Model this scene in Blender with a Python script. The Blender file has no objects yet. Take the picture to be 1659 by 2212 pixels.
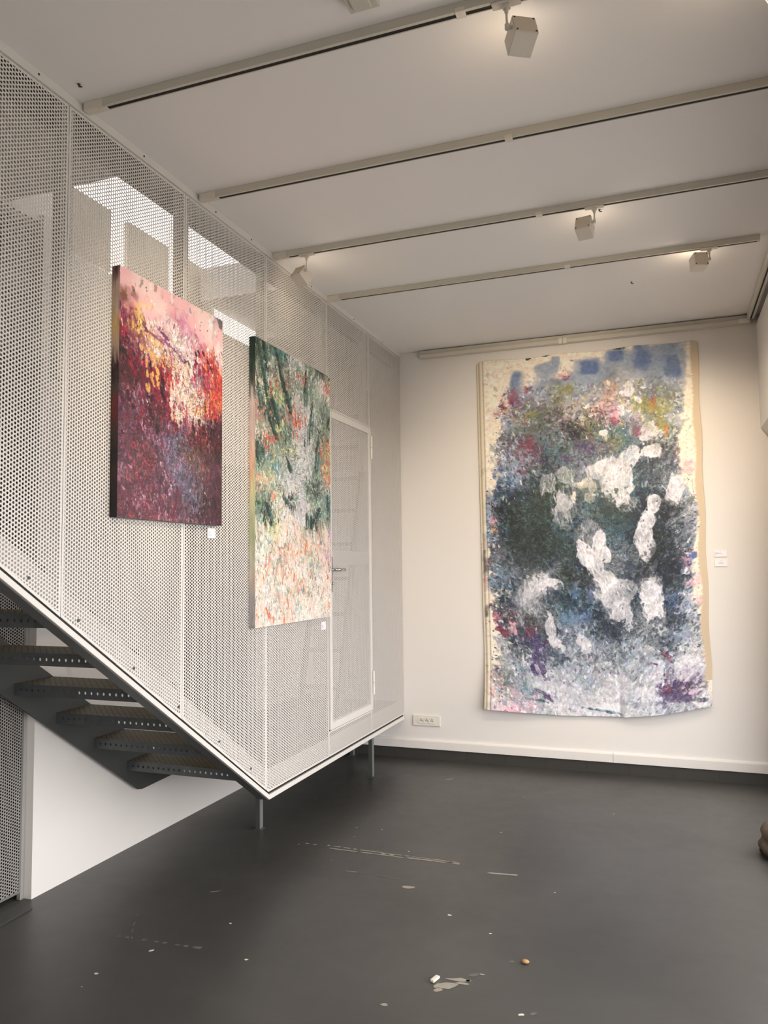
import bpy, bmesh, math, random
import numpy as np
from mathutils import Vector, Matrix

random.seed(4)
rng = np.random.default_rng(11)
C = bpy.context.scene.collection
PI = math.pi

SKY = 2.6; EXPO = 1.18; RW1 = 5.5; RWT = 2.45
LAMP_1 = 30; LAMP_3 = 64; LAMP_4 = 34; LAMP_5 = 70; SPILL = .25
K1 = (.92, .95, .97); K2 = (.93, .97, 1.0); K3 = (.94, .98, 1.05)

# white and dark shapes on the huge canvas: x, z, half width, half height, tilt, colour, cover
FEAT = [(1.345, 2.239, 0.079, 0.075, 0.0, 's', 0.8),
 (1.345, 2.239, 0.061, 0.057, 0.0, 'g', 0.5),
 (1.216, 2.191, 0.069, 0.083, 0.0, 's', 0.75),
 (1.633, 2.322, 0.089, 0.07, 10.0, 'w', 0.8),
 (1.616, 2.338, 0.056, 0.042, 0.0, 'W', 0.5),
 (1.825, 2.36, 0.077, 0.08, 0.0, 'w', 0.9),
 (1.818, 2.354, 0.044, 0.049, 0.0, 't', 0.3),
 (1.961, 2.376, 0.08, 0.055, 10.0, 'W', 0.85),
 (1.546, 2.274, 0.064, 0.056, 0.0, 'w', 0.7),
 (1.492, 2.177, 0.067, 0.05, 0.0, 'C', 0.6),
 (1.314, 2.025, 0.102, 0.143, 0.0, 's', 0.8),
 (1.291, 2.079, 0.053, 0.089, 0.0, 'w', 0.5),
 (1.396, 2.075, 0.019, 0.064, 0.0, 'C', 0.8),
 (1.746, 2.165, 0.111, 0.139, 10.0, 'w', 0.9),
 (1.726, 2.078, 0.089, 0.087, -20.0, 'w', 0.9),
 (1.791, 2.006, 0.092, 0.049, -30.0, 's', 0.6),
 (1.714, 2.219, 0.067, 0.063, 0.0, 'W', 0.6),
 (1.964, 1.999, 0.047, 0.103, 12.0, 'w', 0.9),
 (1.918, 1.88, 0.062, 0.086, 10.0, 'w', 0.9),
 (1.897, 1.743, 0.066, 0.137, -5.0, 'W', 0.9),
 (1.903, 1.623, 0.029, 0.048, 0.0, 'w', 0.9),
 (2.124, 2.071, 0.061, 0.102, 0.0, 'W', 0.95),
 (2.143, 2.146, 0.032, 0.027, 0.0, 'W', 0.9),
 (1.498, 1.806, 0.097, 0.106, 0.0, 's', 0.6),
 (1.467, 1.665, 0.049, 0.099, -20.0, 'W', 0.9),
 (1.526, 1.594, 0.052, 0.084, -25.0, 'W', 0.8),
 (1.571, 1.733, 0.048, 0.084, 10.0, 'W', 0.95),
 (1.613, 1.663, 0.044, 0.063, -30.0, 'W', 0.9),
 (1.068, 1.422, 0.076, 0.122, 15.0, 'w', 0.75),
 (1.123, 1.457, 0.084, 0.079, 0.0, 'W', 0.7),
 (1.211, 1.446, 0.076, 0.043, 20.0, 'W', 0.8),
 (1.037, 1.296, 0.076, 0.09, 0.0, 's', 0.6),
 (0.956, 1.224, 0.038, 0.18, 0.0, 's', 0.5),
 (1.606, 1.454, 0.092, 0.063, -30.0, 'w', 0.8),
 (1.647, 1.367, 0.147, 0.111, -20.0, 'w', 0.75),
 (1.667, 1.264, 0.088, 0.156, -15.0, 's', 0.6),
 (1.715, 1.195, 0.095, 0.097, 0.0, 'w', 0.7),
 (1.588, 1.395, 0.03, 0.042, 0.0, 'W', 0.9),
 (1.933, 1.384, 0.08, 0.085, 0.0, 's', 0.7),
 (1.939, 1.265, 0.087, 0.15, -4.0, 'W', 0.9),
 (1.975, 1.181, 0.058, 0.136, -5.0, 'w', 0.8),
 (1.194, 1.085, 0.038, 0.114, -8.0, 'W', 0.9),
 (1.217, 1.015, 0.068, 0.043, 20.0, 'w', 0.8),
 (1.25, 0.963, 0.045, 0.042, 0.0, 'w', 0.7),
 (1.424, 1.012, 0.067, 0.042, 40.0, 'W', 0.8),
 (1.447, 0.967, 0.037, 0.042, 0.0, 'W', 0.9),
 (1.729, 1.11, 0.073, 0.048, 0.0, 'w', 0.7),
 (1.763, 0.653, 0.217, 0.075, 10.0, 'W', 0.5),
 (1.429, 0.604, 0.222, 0.07, 5.0, 'w', 0.5),
 (1.595, 0.527, 0.183, 0.041, 0.0, 'W', 0.6),
 (1.156, 0.697, 0.15, 0.078, 0.0, 'w', 0.5),
 (2.181, 0.769, 0.141, 0.1, 0.0, 'W', 0.5),
 (1.961, 0.795, 0.065, 0.135, 10.0, 'W', 0.5),
 (1.089, 0.818, 0.034, 0.078, -30.0, 'P', 0.95),
 (1.053, 0.792, 0.019, 0.057, -30.0, 'P', 0.95),
 (1.074, 0.807, 0.011, 0.032, -30.0, 'w', 0.9),
 (1.102, 0.632, 0.06, 0.014, 25.0, 'P', 0.8),
 (1.153, 0.592, 0.045, 0.014, 25.0, 'P', 0.7),
 (2.05, 0.615, 0.078, 0.054, 20.0, 'P', 0.65),
 (2.127, 0.569, 0.078, 0.027, 20.0, 'P', 0.7),
 (2.013, 0.647, 0.029, 0.034, 0.0, 'r', 0.6),
 (2.249, 0.532, 0.042, 0.013, 10.0, 'D', 0.8),
 (1.065, 0.575, 0.091, 0.011, 5.0, 'T', 0.8),
 (1.561, 0.515, 0.146, 0.01, 8.0, 'T', 0.8),
 (0.898, 1.098, 0.034, 0.043, 0.0, 'k', 0.9),
 (0.789, 1.097, 0.031, 0.036, 0.0, 'r', 0.8),
 (0.765, 1.18, 0.035, 0.033, 0.0, 'r', 0.8),
 (0.835, 1.051, 0.038, 0.029, 0.0, 'r', 0.8),
 (1.024, 1.075, 0.038, 0.036, 0.0, 'r', 0.7),
 (0.689, 1.442, 0.023, 0.066, 0.0, 'r', 0.8),
 (0.768, 1.844, 0.039, 0.037, 0.0, 'o', 0.9),
 (0.759, 1.925, 0.031, 0.029, 0.0, 'k', 0.8),
 (2.228, 2.244, 0.043, 0.047, 0.0, 'k', 0.8),
 (2.283, 1.426, 0.071, 0.033, -15.0, 'k', 0.8),
 (2.234, 1.383, 0.057, 0.04, 0.0, 'k', 0.6),
 (2.267, 1.25, 0.042, 0.033, 0.0, 'k', 0.6),
 (2.231, 1.54, 0.032, 0.047, -10.0, 'B', 0.95),
 (2.242, 1.584, 0.021, 0.027, 0.0, 'B', 0.8),
 (1.417, 2.576, 0.038, 0.086, -40.0, 'K', 0.9),
 (1.466, 2.465, 0.045, 0.078, -35.0, 'P', 0.7),
 (1.349, 2.382, 0.068, 0.029, 20.0, 'P', 0.7),
 (1.146, 2.376, 0.046, 0.022, 20.0, 'P', 0.8),
 (1.059, 2.51, 0.062, 0.036, 0.0, 'r', 0.6),
 (1.0, 2.293, 0.039, 0.029, 0.0, 'r', 0.6),
 (0.959, 2.887, 0.051, 0.059, 20.0, 'r', 0.8),
 (1.001, 2.821, 0.054, 0.029, 10.0, 'P', 0.7),
 (0.883, 2.801, 0.023, 0.015, 0.0, 'r', 0.8),
 (1.052, 2.935, 0.019, 0.029, 0.0, 'r', 0.8),
 (1.384, 2.905, 0.053, 0.043, 0.0, 'y', 0.95),
 (1.352, 3.01, 0.053, 0.036, 10.0, 'r', 0.7),
 (1.366, 3.03, 0.038, 0.022, 0.0, 'C', 0.8),
 (1.094, 2.739, 0.039, 0.033, 0.0, 'y', 0.8),
 (1.728, 2.678, 0.037, 0.035, -30.0, 'k', 0.95),
 (1.714, 2.643, 0.03, 0.035, 0.0, 'r', 0.6),
 (1.996, 2.744, 0.029, 0.048, 0.0, 'O', 0.9),
 (2.004, 2.778, 0.022, 0.028, 0.0, 'r', 0.7),
 (1.962, 2.711, 0.081, 0.042, 0.0, 'y', 0.6),
 (1.828, 2.857, 0.048, 0.056, -20.0, 'W', 0.85),
 (1.892, 2.781, 0.015, 0.035, -40.0, 'W', 0.9),
 (1.819, 2.9, 0.03, 0.028, 0.0, 'C', 0.8),
 (1.63, 2.561, 0.045, 0.035, 0.0, 'W', 0.8),
 (1.939, 2.521, 0.044, 0.062, 30.0, 'W', 0.8),
 (1.874, 2.543, 0.029, 0.042, 0.0, 'r', 0.6),
 (2.061, 2.564, 0.036, 0.048, 0.0, 'y', 0.7),
 (2.08, 2.535, 0.015, 0.034, 0.0, 'O', 0.7),
 (0.98, 3.016, 0.039, 0.081, 15.0, 'B', 0.8),
 (1.218, 3.067, 0.085, 0.058, 10.0, 'b', 0.8),
 (1.535, 3.072, 0.083, 0.064, 0.0, 'B', 0.85),
 (1.493, 3.04, 0.091, 0.057, 0.0, 'b', 0.5),
 (1.736, 3.13, 0.067, 0.049, 0.0, 'B', 0.75),
 (1.926, 3.11, 0.074, 0.084, 20.0, 'B', 0.85),
 (2.136, 3.028, 0.058, 0.096, -10.0, 'B', 0.75),
 (2.175, 3.059, 0.058, 0.137, 0.0, 'b', 0.6),
 (2.075, 3.14, 0.11, 0.041, 0.0, 'b', 0.7),
 (1.744, 3.187, 0.06, 0.009, 8.0, 'K', 0.9),
 (1.076, 3.178, 0.019, 0.011, 0.0, 'K', 0.8),
 (1.221, 3.185, 0.027, 0.007, 0.0, 'K', 0.8),
 (1.752, 1.851, 0.11, 0.09, 0.0, 'D', 0.6),
 (1.64, 2.012, 0.096, 0.105, 0.0, 'G', 0.75),
 (1.671, 1.923, 0.148, 0.091, 0.0, 'G', 0.6),
 (0.967, 1.693, 0.231, 0.218, 0.0, 'G', 0.35),
 (1.7, 1.783, 0.074, 0.104, 0.0, 'T', 0.6),
 (1.873, 1.504, 0.058, 0.048, 0.0, 'K', 0.6),
 (2.097, 1.926, 0.079, 0.048, 0.0, 'K', 0.7),
 (2.031, 1.894, 0.058, 0.034, 0.0, 'K', 0.6),
 (2.098, 1.977, 0.058, 0.034, 0.0, 'K', 0.7),
 (1.461, 1.472, 0.052, 0.07, -20.0, 'K', 0.6),
 (1.243, 1.35, 0.09, 0.071, 0.0, 'D', 0.7),
 (1.378, 1.192, 0.112, 0.056, 0.0, 'B', 0.5),
 (1.326, 1.174, 0.082, 0.049, 0.0, 't', 0.5),
 (1.679, 1.109, 0.073, 0.069, 0.0, 'D', 0.7),
 (1.996, 0.879, 0.079, 0.024, 20.0, 'S', 0.8),
 (1.944, 0.834, 0.036, 0.01, 20.0, 'P', 0.9),
 (2.022, 0.88, 0.014, 0.047, -30.0, 'r', 0.8),
 (1.742, 3.115, 0.097, 0.06, 0.0, 'b', 0.9),
 (1.743, 3.129, 0.052, 0.039, 0.0, 'B', 0.8),
 (1.924, 3.05, 0.111, 0.105, 0.0, 'b', 0.8),
 (1.935, 3.073, 0.059, 0.077, 20.0, 'B', 0.8),
 (2.106, 3.101, 0.132, 0.09, 0.0, 'b', 0.85),
 (2.172, 2.972, 0.065, 0.158, 0.0, 'b', 0.7),
 (2.151, 3.009, 0.044, 0.089, -10.0, 'B', 0.7),
 (1.527, 3.036, 0.106, 0.086, 0.0, 'b', 0.85),
 (1.542, 3.064, 0.068, 0.05, 0.0, 'B', 0.85),
 (1.218, 3.078, 0.104, 0.058, -12.0, 'b', 0.85),
 (1.291, 3.133, 0.031, 0.036, 0.0, 'b', 0.8),
 (0.979, 2.986, 0.066, 0.103, 10.0, 'b', 0.7),
 (0.969, 3.025, 0.035, 0.066, 15.0, 'B', 0.8),
 (1.038, 1.655, 0.191, 0.144, 0.0, 'K', 0.35),
 (0.915, 1.803, 0.077, 0.146, 0.0, 'K', 0.4),
 (1.078, 1.817, 0.153, 0.072, 0.0, 'K', 0.3),
 (1.335, 1.509, 0.038, 0.106, -20.0, 'K', 0.5),
 (1.989, 1.605, 0.087, 0.102, 0.0, 'K', 0.4),
 (2.079, 1.434, 0.065, 0.122, 0.0, 'K', 0.5),
 (2.118, 1.636, 0.072, 0.068, 0.0, 'D', 0.5),
 (1.792, 1.556, 0.044, 0.062, 0.0, 'D', 0.7),
 (1.415, 1.298, 0.067, 0.063, 0.0, 'K', 0.5),
 (1.329, 1.297, 0.052, 0.064, 0.0, 'D', 0.7),
 (1.679, 1.092, 0.11, 0.062, 0.0, 'D', 0.6),
 (2.037, 1.131, 0.108, 0.054, 0.0, 'D', 0.6),
 (1.232, 0.91, 0.09, 0.05, 30.0, 'D', 0.45),
 (0.912, 0.902, 0.069, 0.079, 0.0, 'D', 0.4),
 (1.473, 2.107, 0.053, 0.092, 0.0, 'G', 0.5),
 (1.506, 2.07, 0.037, 0.035, 0.0, 'C', 0.5),
 (1.44, 2.18, 0.06, 0.028, 0.0, 'C', 0.5),
 (1.4, 1.968, 0.113, 0.035, 0.0, 'g', 0.4)]

# ------------------------------------------------------------------ helpers
def lin(c):
    c = c / 255.0
    return c / 12.92 if c <= 0.04045 else ((c + 0.055) / 1.055) ** 2.4

def rgb(r, g, b):
    return (lin(r), lin(g), lin(b), 1.0)

def new_mat(name):
    m = bpy.data.materials.new(name)
    m.use_nodes = True
    nt = m.node_tree
    return m, nt, nt.nodes["Principled BSDF"]

def plain(name, col, rough=0.5, metal=0.0, var=0.06, scale=6.0, bump=0.0, bscale=60.0, spec=0.5):
    m, nt, b = new_mat(name)
    tc = nt.nodes.new("ShaderNodeTexCoord")
    nz = nt.nodes.new("ShaderNodeTexNoise")
    nz.inputs["Scale"].default_value = scale
    nz.inputs["Detail"].default_value = 5
    nt.links.new(tc.outputs["Object"], nz.inputs["Vector"])
    mp = nt.nodes.new("ShaderNodeMapRange")
    mp.inputs["To Min"].default_value = 1 - var
    mp.inputs["To Max"].default_value = 1 + var
    nt.links.new(nz.outputs["Fac"], mp.inputs["Value"])
    mx = nt.nodes.new("ShaderNodeVectorMath"); mx.operation = "SCALE"
    mx.inputs[0].default_value = col[:3]
    nt.links.new(mp.outputs["Result"], mx.inputs["Scale"])
    nt.links.new(mx.outputs["Vector"], b.inputs["Base Color"])
    b.inputs["Roughness"].default_value = rough
    b.inputs["Metallic"].default_value = metal
    b.inputs["Specular IOR Level"].default_value = spec
    if bump:
        n2 = nt.nodes.new("ShaderNodeTexNoise")
        n2.inputs["Scale"].default_value = bscale
        n2.inputs["Detail"].default_value = 4
        nt.links.new(tc.outputs["Object"], n2.inputs["Vector"])
        bp = nt.nodes.new("ShaderNodeBump")
        bp.inputs["Strength"].default_value = bump
        bp.inputs["Distance"].default_value = 0.004
        nt.links.new(n2.outputs["Fac"], bp.inputs["Height"])
        nt.links.new(bp.outputs["Normal"], b.inputs["Normal"])
    return m

class MB:
    """collects shapes, builds ONE mesh object"""
    def __init__(s):
        s.v = []; s.f = []; s.mi = []; s.cur = 0
    def add(s, verts, faces):
        o = len(s.v)
        s.v += [tuple(p) for p in verts]
        s.f += [tuple(i + o for i in f) for f in faces]
        s.mi += [s.cur] * len(faces)
    def box(s, x0, x1, y0, y1, z0, z1):
        s.add([(x0,y0,z0),(x1,y0,z0),(x1,y1,z0),(x0,y1,z0),(x0,y0,z1),(x1,y0,z1),(x1,y1,z1),(x0,y1,z1)],
              [(0,3,2,1),(4,5,6,7),(0,1,5,4),(1,2,6,5),(2,3,7,6),(3,0,4,7)])
    def obox(s, c, ax, ay, az, hx, hy, hz):
        c = Vector(c); ax = Vector(ax).normalized(); ay = Vector(ay).normalized(); az = Vector(az).normalized()
        P = []
        for k in (-1, 1):
            for i, j in ((-1,-1),(1,-1),(1,1),(-1,1)):
                P.append(c + ax*hx*i + ay*hy*j + az*hz*k)
        s.add(P, [(0,3,2,1),(4,5,6,7),(0,1,5,4),(1,2,6,5),(2,3,7,6),(3,0,4,7)])
    def prism_x(s, poly, x0, x1):
        """extrude a (y,z) polygon along x"""
        n = len(poly)
        V = [(x0,y,z) for y,z in poly] + [(x1,y,z) for y,z in poly]
        F = [tuple(range(n))[::-1], tuple(range(n,2*n))]
        for i in range(n):
            j = (i+1) % n
            F.append((i,j,n+j,n+i))
        s.add(V, F)
    def prism_y(s, poly, y0, y1):
        n = len(poly)
        V = [(x,y0,z) for x,z in poly] + [(x,y1,z) for x,z in poly]
        F = [tuple(range(n)), tuple(range(n,2*n))[::-1]]
        for i in range(n):
            j = (i+1) % n
            F.append((j,i,n+i,n+j))
        s.add(V, F)
    def tube(s, p0, p1, r0, r1=None, n=14):
        r1 = r0 if r1 is None else r1
        p0 = Vector(p0); p1 = Vector(p1); d = (p1-p0).normalized()
        a = d.orthogonal().normalized(); b = d.cross(a)
        V = []
        for p, r in ((p0,r0),(p1,r1)):
            for k in range(n):
                t = 2*PI*k/n
                V.append(p + a*math.cos(t)*r + b*math.sin(t)*r)
        F = [(k,(k+1)%n,n+(k+1)%n,n+k) for k in range(n)]
        F += [tuple(range(n))[::-1], tuple(range(n,2*n))]
        s.add(V, F)
    def build(s, name, mats, parent=None, bevel=0.0, smooth=False, segs=2):
        me = bpy.data.meshes.new(name)
        me.from_pydata(s.v, [], s.f)
        mats = mats if isinstance(mats, (list, tuple)) else [mats]
        for m in mats: me.materials.append(m)
        if len(mats) > 1: me.polygons.foreach_set("material_index", s.mi)
        bm = bmesh.new(); bm.from_mesh(me)
        bmesh.ops.recalc_face_normals(bm, faces=bm.faces)
        bm.to_mesh(me); bm.free()
        if smooth: me.polygons.foreach_set("use_smooth", [True]*len(me.polygons))
        o = bpy.data.objects.new(name, me); C.objects.link(o)
        if parent is not None:
            o.parent = parent
            o.matrix_parent_inverse = Matrix.Translation(parent.location).inverted() if parent.type == 'EMPTY' and parent.rotation_euler.z == 0 else parent.matrix_basis.inverted()
        if bevel:
            md = o.modifiers.new("bevel", "BEVEL"); md.width = bevel; md.segments = segs; md.limit_method = "ANGLE"
        return o

def tag(o, label=None, cat=None, group=None, kind=None):
    if label: o["label"] = label
    if cat: o["category"] = cat
    if group: o["group"] = group
    if kind: o["kind"] = kind
    return o

def thing(name, label, cat, loc, group=None):
    o = bpy.data.objects.new(name, None); C.objects.link(o)
    o.location = loc; o.empty_display_size = 0.1
    return tag(o, label, cat, group)

def struct(mb, name, mats, **k):
    o = mb.build(name, mats, **k); o["kind"] = "structure"; return o

def copy_tree(o, parent=None):
    c = o.copy(); C.objects.link(c)
    if parent is not None: c.parent = parent
    for ch in list(o.children): copy_tree(ch, c)
    return c

# ------------------------------------------------------------------ sizes of the place
YB = 6.042      # back wall
ZC = 3.333      # ceiling
XW = -0.82      # white wall under the stair
XR = 2.80       # right wall
SLOPE = 0.672   # stair pitch
def zs(y):      # lower edge of the mesh screen
    return 0.313 + max(0.0, 3.75 - y) * SLOPE

# ------------------------------------------------------------------ materials
M = {}
M["wall"] = plain("white wall paint", rgb(229,225,221), 0.75, var=0.015, scale=1.5, bump=0.06, bscale=90)
M["ceil"] = plain("white ceiling paint", rgb(240,237,236), 0.85, var=0.012, scale=1.2, bump=0.04, bscale=70)
M["white_metal"] = plain("white painted steel", rgb(219,215,210), 0.42, var=0.02, scale=9)
M["grey_metal"] = plain("grey painted steel", rgb(112,113,111), 0.5, var=0.05, scale=5)
M["dark_steel"] = plain("dark grey painted steel", rgb(70,72,71), 0.5, var=0.08, scale=8)
M["galv"] = plain("galvanised steel", rgb(92,96,97), 0.45, metal=0.5, var=0.3, scale=22)
M["black"] = plain("black gap", rgb(18,17,16), 0.6, var=0.02)
M["plastic"] = plain("white plastic", rgb(226,222,212), 0.35, var=0.01)
M["lamp_white"] = plain("white lamp enamel", rgb(224,216,204), 0.4, var=0.01)
M["lamp_plate"] = plain("beige lamp back plate", rgb(228,214,194), 0.5, var=0.02)
M["rail"] = plain("off-white track rail", rgb(205,200,188), 0.45, var=0.02)
M["chrome"] = plain("brushed chrome", rgb(200,200,202), 0.18, metal=1.0, var=0.02)
M["card"] = plain("white card", rgb(238,236,240), 0.6, var=0.005)
M["ink"] = plain("grey print", rgb(158,153,156), 0.7, var=0.02)
M["tile"] = plain("dark plinth tile", rgb(62,61,58), 0.45, var=0.12, scale=5)
M["dark_wall"] = plain("darkened wall paint", rgb(120,115,106), 0.8, var=0.05)
M["bag"] = plain("brown suede", rgb(116,102,88), 0.9, var=0.22, scale=30, bump=0.5, bscale=120)
M["bag_dark"] = plain("dark bag base", rgb(48,44,38), 0.9, var=0.1, scale=20)
M["pave"] = plain("grey pavement", rgb(150,148,142), 0.9, var=0.08, scale=2)
M["wood_panel"] = plain("parapet board", rgb(196,190,178), 0.7, var=0.03)

def floor_mat():
    m, nt, b = new_mat("dark grey painted concrete")
    tc = nt.nodes.new("ShaderNodeTexCoord")
    n1 = nt.nodes.new("ShaderNodeTexNoise"); n1.inputs["Scale"].default_value = 1.1; n1.inputs["Detail"].default_value = 6; n1.inputs["Distortion"].default_value = 0.6
    n2 = nt.nodes.new("ShaderNodeTexNoise"); n2.inputs["Scale"].default_value = 9; n2.inputs["Detail"].default_value = 8; n2.inputs["Roughness"].default_value = 0.65
    nt.links.new(tc.outputs["Object"], n1.inputs["Vector"]); nt.links.new(tc.outputs["Object"], n2.inputs["Vector"])
    r = nt.nodes.new("ShaderNodeValToRGB")
    r.color_ramp.elements[0].position = 0.33; r.color_ramp.elements[0].color = rgb(62,61,59)
    r.color_ramp.elements[1].position = 0.68; r.color_ramp.elements[1].color = rgb(74,73,70)
    nt.links.new(n1.outputs["Fac"], r.inputs["Fac"])
    mx = nt.nodes.new("ShaderNodeMix"); mx.data_type = "RGBA"; mx.blend_type = "OVERLAY"; mx.inputs["Factor"].default_value = 0.22
    nt.links.new(r.outputs["Color"], mx.inputs[6]); nt.links.new(n2.outputs["Color"], mx.inputs[7])
    bw = nt.nodes.new("ShaderNodeRGBToBW"); nt.links.new(n2.outputs["Color"], bw.inputs[0]); nt.links.new(bw.outputs[0], mx.inputs[7])
    nt.links.new(mx.outputs[2], b.inputs["Base Color"])
    rr = nt.nodes.new("ShaderNodeMapRange"); rr.inputs["To Min"].default_value = 0.30; rr.inputs["To Max"].default_value = 0.48
    nt.links.new(n2.outputs["Fac"], rr.inputs["Value"]); nt.links.new(rr.outputs["Result"], b.inputs["Roughness"])
    bp = nt.nodes.new("ShaderNodeBump"); bp.inputs["Strength"].default_value = 0.12; bp.inputs["Distance"].default_value = 0.003
    nt.links.new(n2.outputs["Fac"], bp.inputs["Height"]); nt.links.new(bp.outputs["Normal"], b.inputs["Normal"])
    return m
M["floor"] = floor_mat()
M["scrape"] = plain("bare scrape in the floor paint", rgb(150,144,130), 0.8, var=0.15, scale=40)
M["scrape_faint"] = plain("faint scuff in the floor paint", rgb(98,95,88), 0.7, var=0.1, scale=30)
M["chip"] = plain("white chip", rgb(214,206,190), 0.8, var=0.08, scale=40)

def perforated(name, col, pitch=0.015, dia=0.0099):
    """steel sheet with round holes, 60 degree staggered, holes run along x; world y,z lattice"""
    m, nt, b = new_mat(name)
    b.inputs["Base Color"].default_value = col
    b.inputs["Roughness"].default_value = 0.45
    g = nt.nodes.new("ShaderNodeTexCoord")
    sp = nt.nodes.new("ShaderNodeSeparateXYZ"); nt.links.new(g.outputs["Object"], sp.inputs[0])
    def mt(op, a, bb=None):
        n = nt.nodes.new("ShaderNodeMath"); n.operation = op
        for k, x in enumerate((a, bb)):
            if x is None: continue
            if isinstance(x, (int, float)): n.inputs[k].default_value = x
            else: nt.links.new(x, n.inputs[k])
        return n.outputs[0]
    A = pitch * math.sqrt(3)
    u = mt("MULTIPLY", sp.outputs["Y"], 1 / A); v = mt("MULTIPLY", sp.outputs["Z"], 1 / pitch)
    ds = []
    for o in (0.0, 0.5):
        fu = mt("FRACT", mt("ADD", u, 20 + o)); fv = mt("FRACT", mt("ADD", v, 20 + o))
        du = mt("MULTIPLY", mt("SUBTRACT", fu, 0.5), A); dv = mt("MULTIPLY", mt("SUBTRACT", fv, 0.5), pitch)
        ds.append(mt("ADD", mt("MULTIPLY", du, du), mt("MULTIPLY", dv, dv)))
    d = mt("MINIMUM", ds[0], ds[1])
    hole = mt("LESS_THAN", d, (dia / 2) ** 2)
    tr = nt.nodes.new("ShaderNodeBsdfTransparent")
    ms = nt.nodes.new("ShaderNodeMixShader")
    nt.links.new(hole, ms.inputs[0]); nt.links.new(b.outputs[0], ms.inputs[1]); nt.links.new(tr.outputs[0], ms.inputs[2])
    nt.links.new(ms.outputs[0], nt.nodes["Material Output"].inputs["Surface"])
    return m
M["perf"] = perforated("white perforated steel", rgb(219,214,209))
M["perf_gate"] = perforated("grey perforated steel", rgb(150,147,143), pitch=0.0145, dia=0.0098)

def tread_mat():
    m, nt, b = new_mat("ribbed tread plate")
    tc = nt.nodes.new("ShaderNodeTexCoord")
    sp = nt.nodes.new("ShaderNodeSeparateXYZ"); nt.links.new(tc.outputs["Object"], sp.inputs[0])
    ad = nt.nodes.new("ShaderNodeMath"); ad.operation = "ADD"
    nt.links.new(sp.outputs["X"], ad.inputs[0]); nt.links.new(sp.outputs["Y"], ad.inputs[1])
    mu = nt.nodes.new("ShaderNodeMath"); mu.operation = "MULTIPLY"; mu.inputs[1].default_value = 2*PI/0.034
    nt.links.new(ad.outputs[0], mu.inputs[0])
    si = nt.nodes.new("ShaderNodeMath"); si.operation = "SINE"; nt.links.new(mu.outputs[0], si.inputs[0])
    r = nt.nodes.new("ShaderNodeValToRGB")
    r.color_ramp.elements[0].position = 0.06; r.color_ramp.elements[0].color = rgb(80,73,58)
    r.color_ramp.elements[1].position = 0.22; r.color_ramp.elements[1].color = rgb(116,107,87)
    mp = nt.nodes.new("ShaderNodeMapRange"); mp.inputs["From Min"].default_value = -1
    nt.links.new(si.outputs[0], mp.inputs["Value"]); nt.links.new(mp.outputs["Result"], r.inputs["Fac"])
    nz = nt.nodes.new("ShaderNodeTexNoise"); nz.inputs["Scale"].default_value = 14; nt.links.new(tc.outputs["Object"], nz.inputs["Vector"])
    mx = nt.nodes.new("ShaderNodeMix"); mx.data_type = "RGBA"; mx.blend_type = "MULTIPLY"; mx.inputs["Factor"].default_value = 0.5
    nt.links.new(r.outputs["Color"], mx.inputs[6]); nt.links.new(nz.outputs["Fac"], mx.inputs[7])
    nt.links.new(mx.outputs[2], b.inputs["Base Color"])
    b.inputs["Roughness"].default_value = 0.6
    return m
M["tread"] = tread_mat()

def paint_mat(name, rough=0.45):
    m, nt, b = new_mat(name)
    a = nt.nodes.new("ShaderNodeVertexColor"); a.layer_name = "paint"
    nt.links.new(a.outputs["Color"], b.inputs["Base Color"])
    b.inputs["Roughness"].default_value = rough
    tc = nt.nodes.new("ShaderNodeTexCoord")
    nz = nt.nodes.new("ShaderNodeTexNoise"); nz.inputs["Scale"].default_value = 70; nz.inputs["Detail"].default_value = 5
    nt.links.new(tc.outputs["Object"], nz.inputs["Vector"])
    bp = nt.nodes.new("ShaderNodeBump"); bp.inputs["Strength"].default_value = 0.25; bp.inputs["Distance"].default_value = 0.004
    nt.links.new(nz.outputs["Fac"], bp.inputs["Height"]); nt.links.new(bp.outputs["Normal"], b.inputs["Normal"])
    return m
M["paint"] = paint_mat("layered paint on canvas")
M["paint_cloth"] = paint_mat("paint on loose cloth", 0.6)

# ------------------------------------------------------------------ painter
def vnoise(h, w, cells, seed, octaves=4, gain=0.55, aspect=1.0):
    r = np.random.default_rng(seed); out = np.zeros((h, w)); amp = 1.0; tot = 0
    for o in range(octaves):
        cy = max(2, int(cells * 2**o * h / w / aspect)); cx = max(2, int(cells * 2**o))
        g = r.random((cy + 2, cx + 2))
        yy = np.linspace(0, cy, h); xx = np.linspace(0, cx, w)
        y0 = yy.astype(int); x0 = xx.astype(int); fy = (yy - y0)[:, None]; fx = (xx - x0)[None, :]
        fy = fy*fy*(3-2*fy); fx = fx*fx*(3-2*fx)
        a = g[np.ix_(y0, x0)]; b = g[np.ix_(y0, x0+1)]; c = g[np.ix_(y0+1, x0)]; d = g[np.ix_(y0+1, x0+1)]
        out += amp * ((a*(1-fx)+b*fx)*(1-fy) + (c*(1-fx)+d*fx)*fy); tot += amp; amp *= gain
    return out / tot

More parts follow.
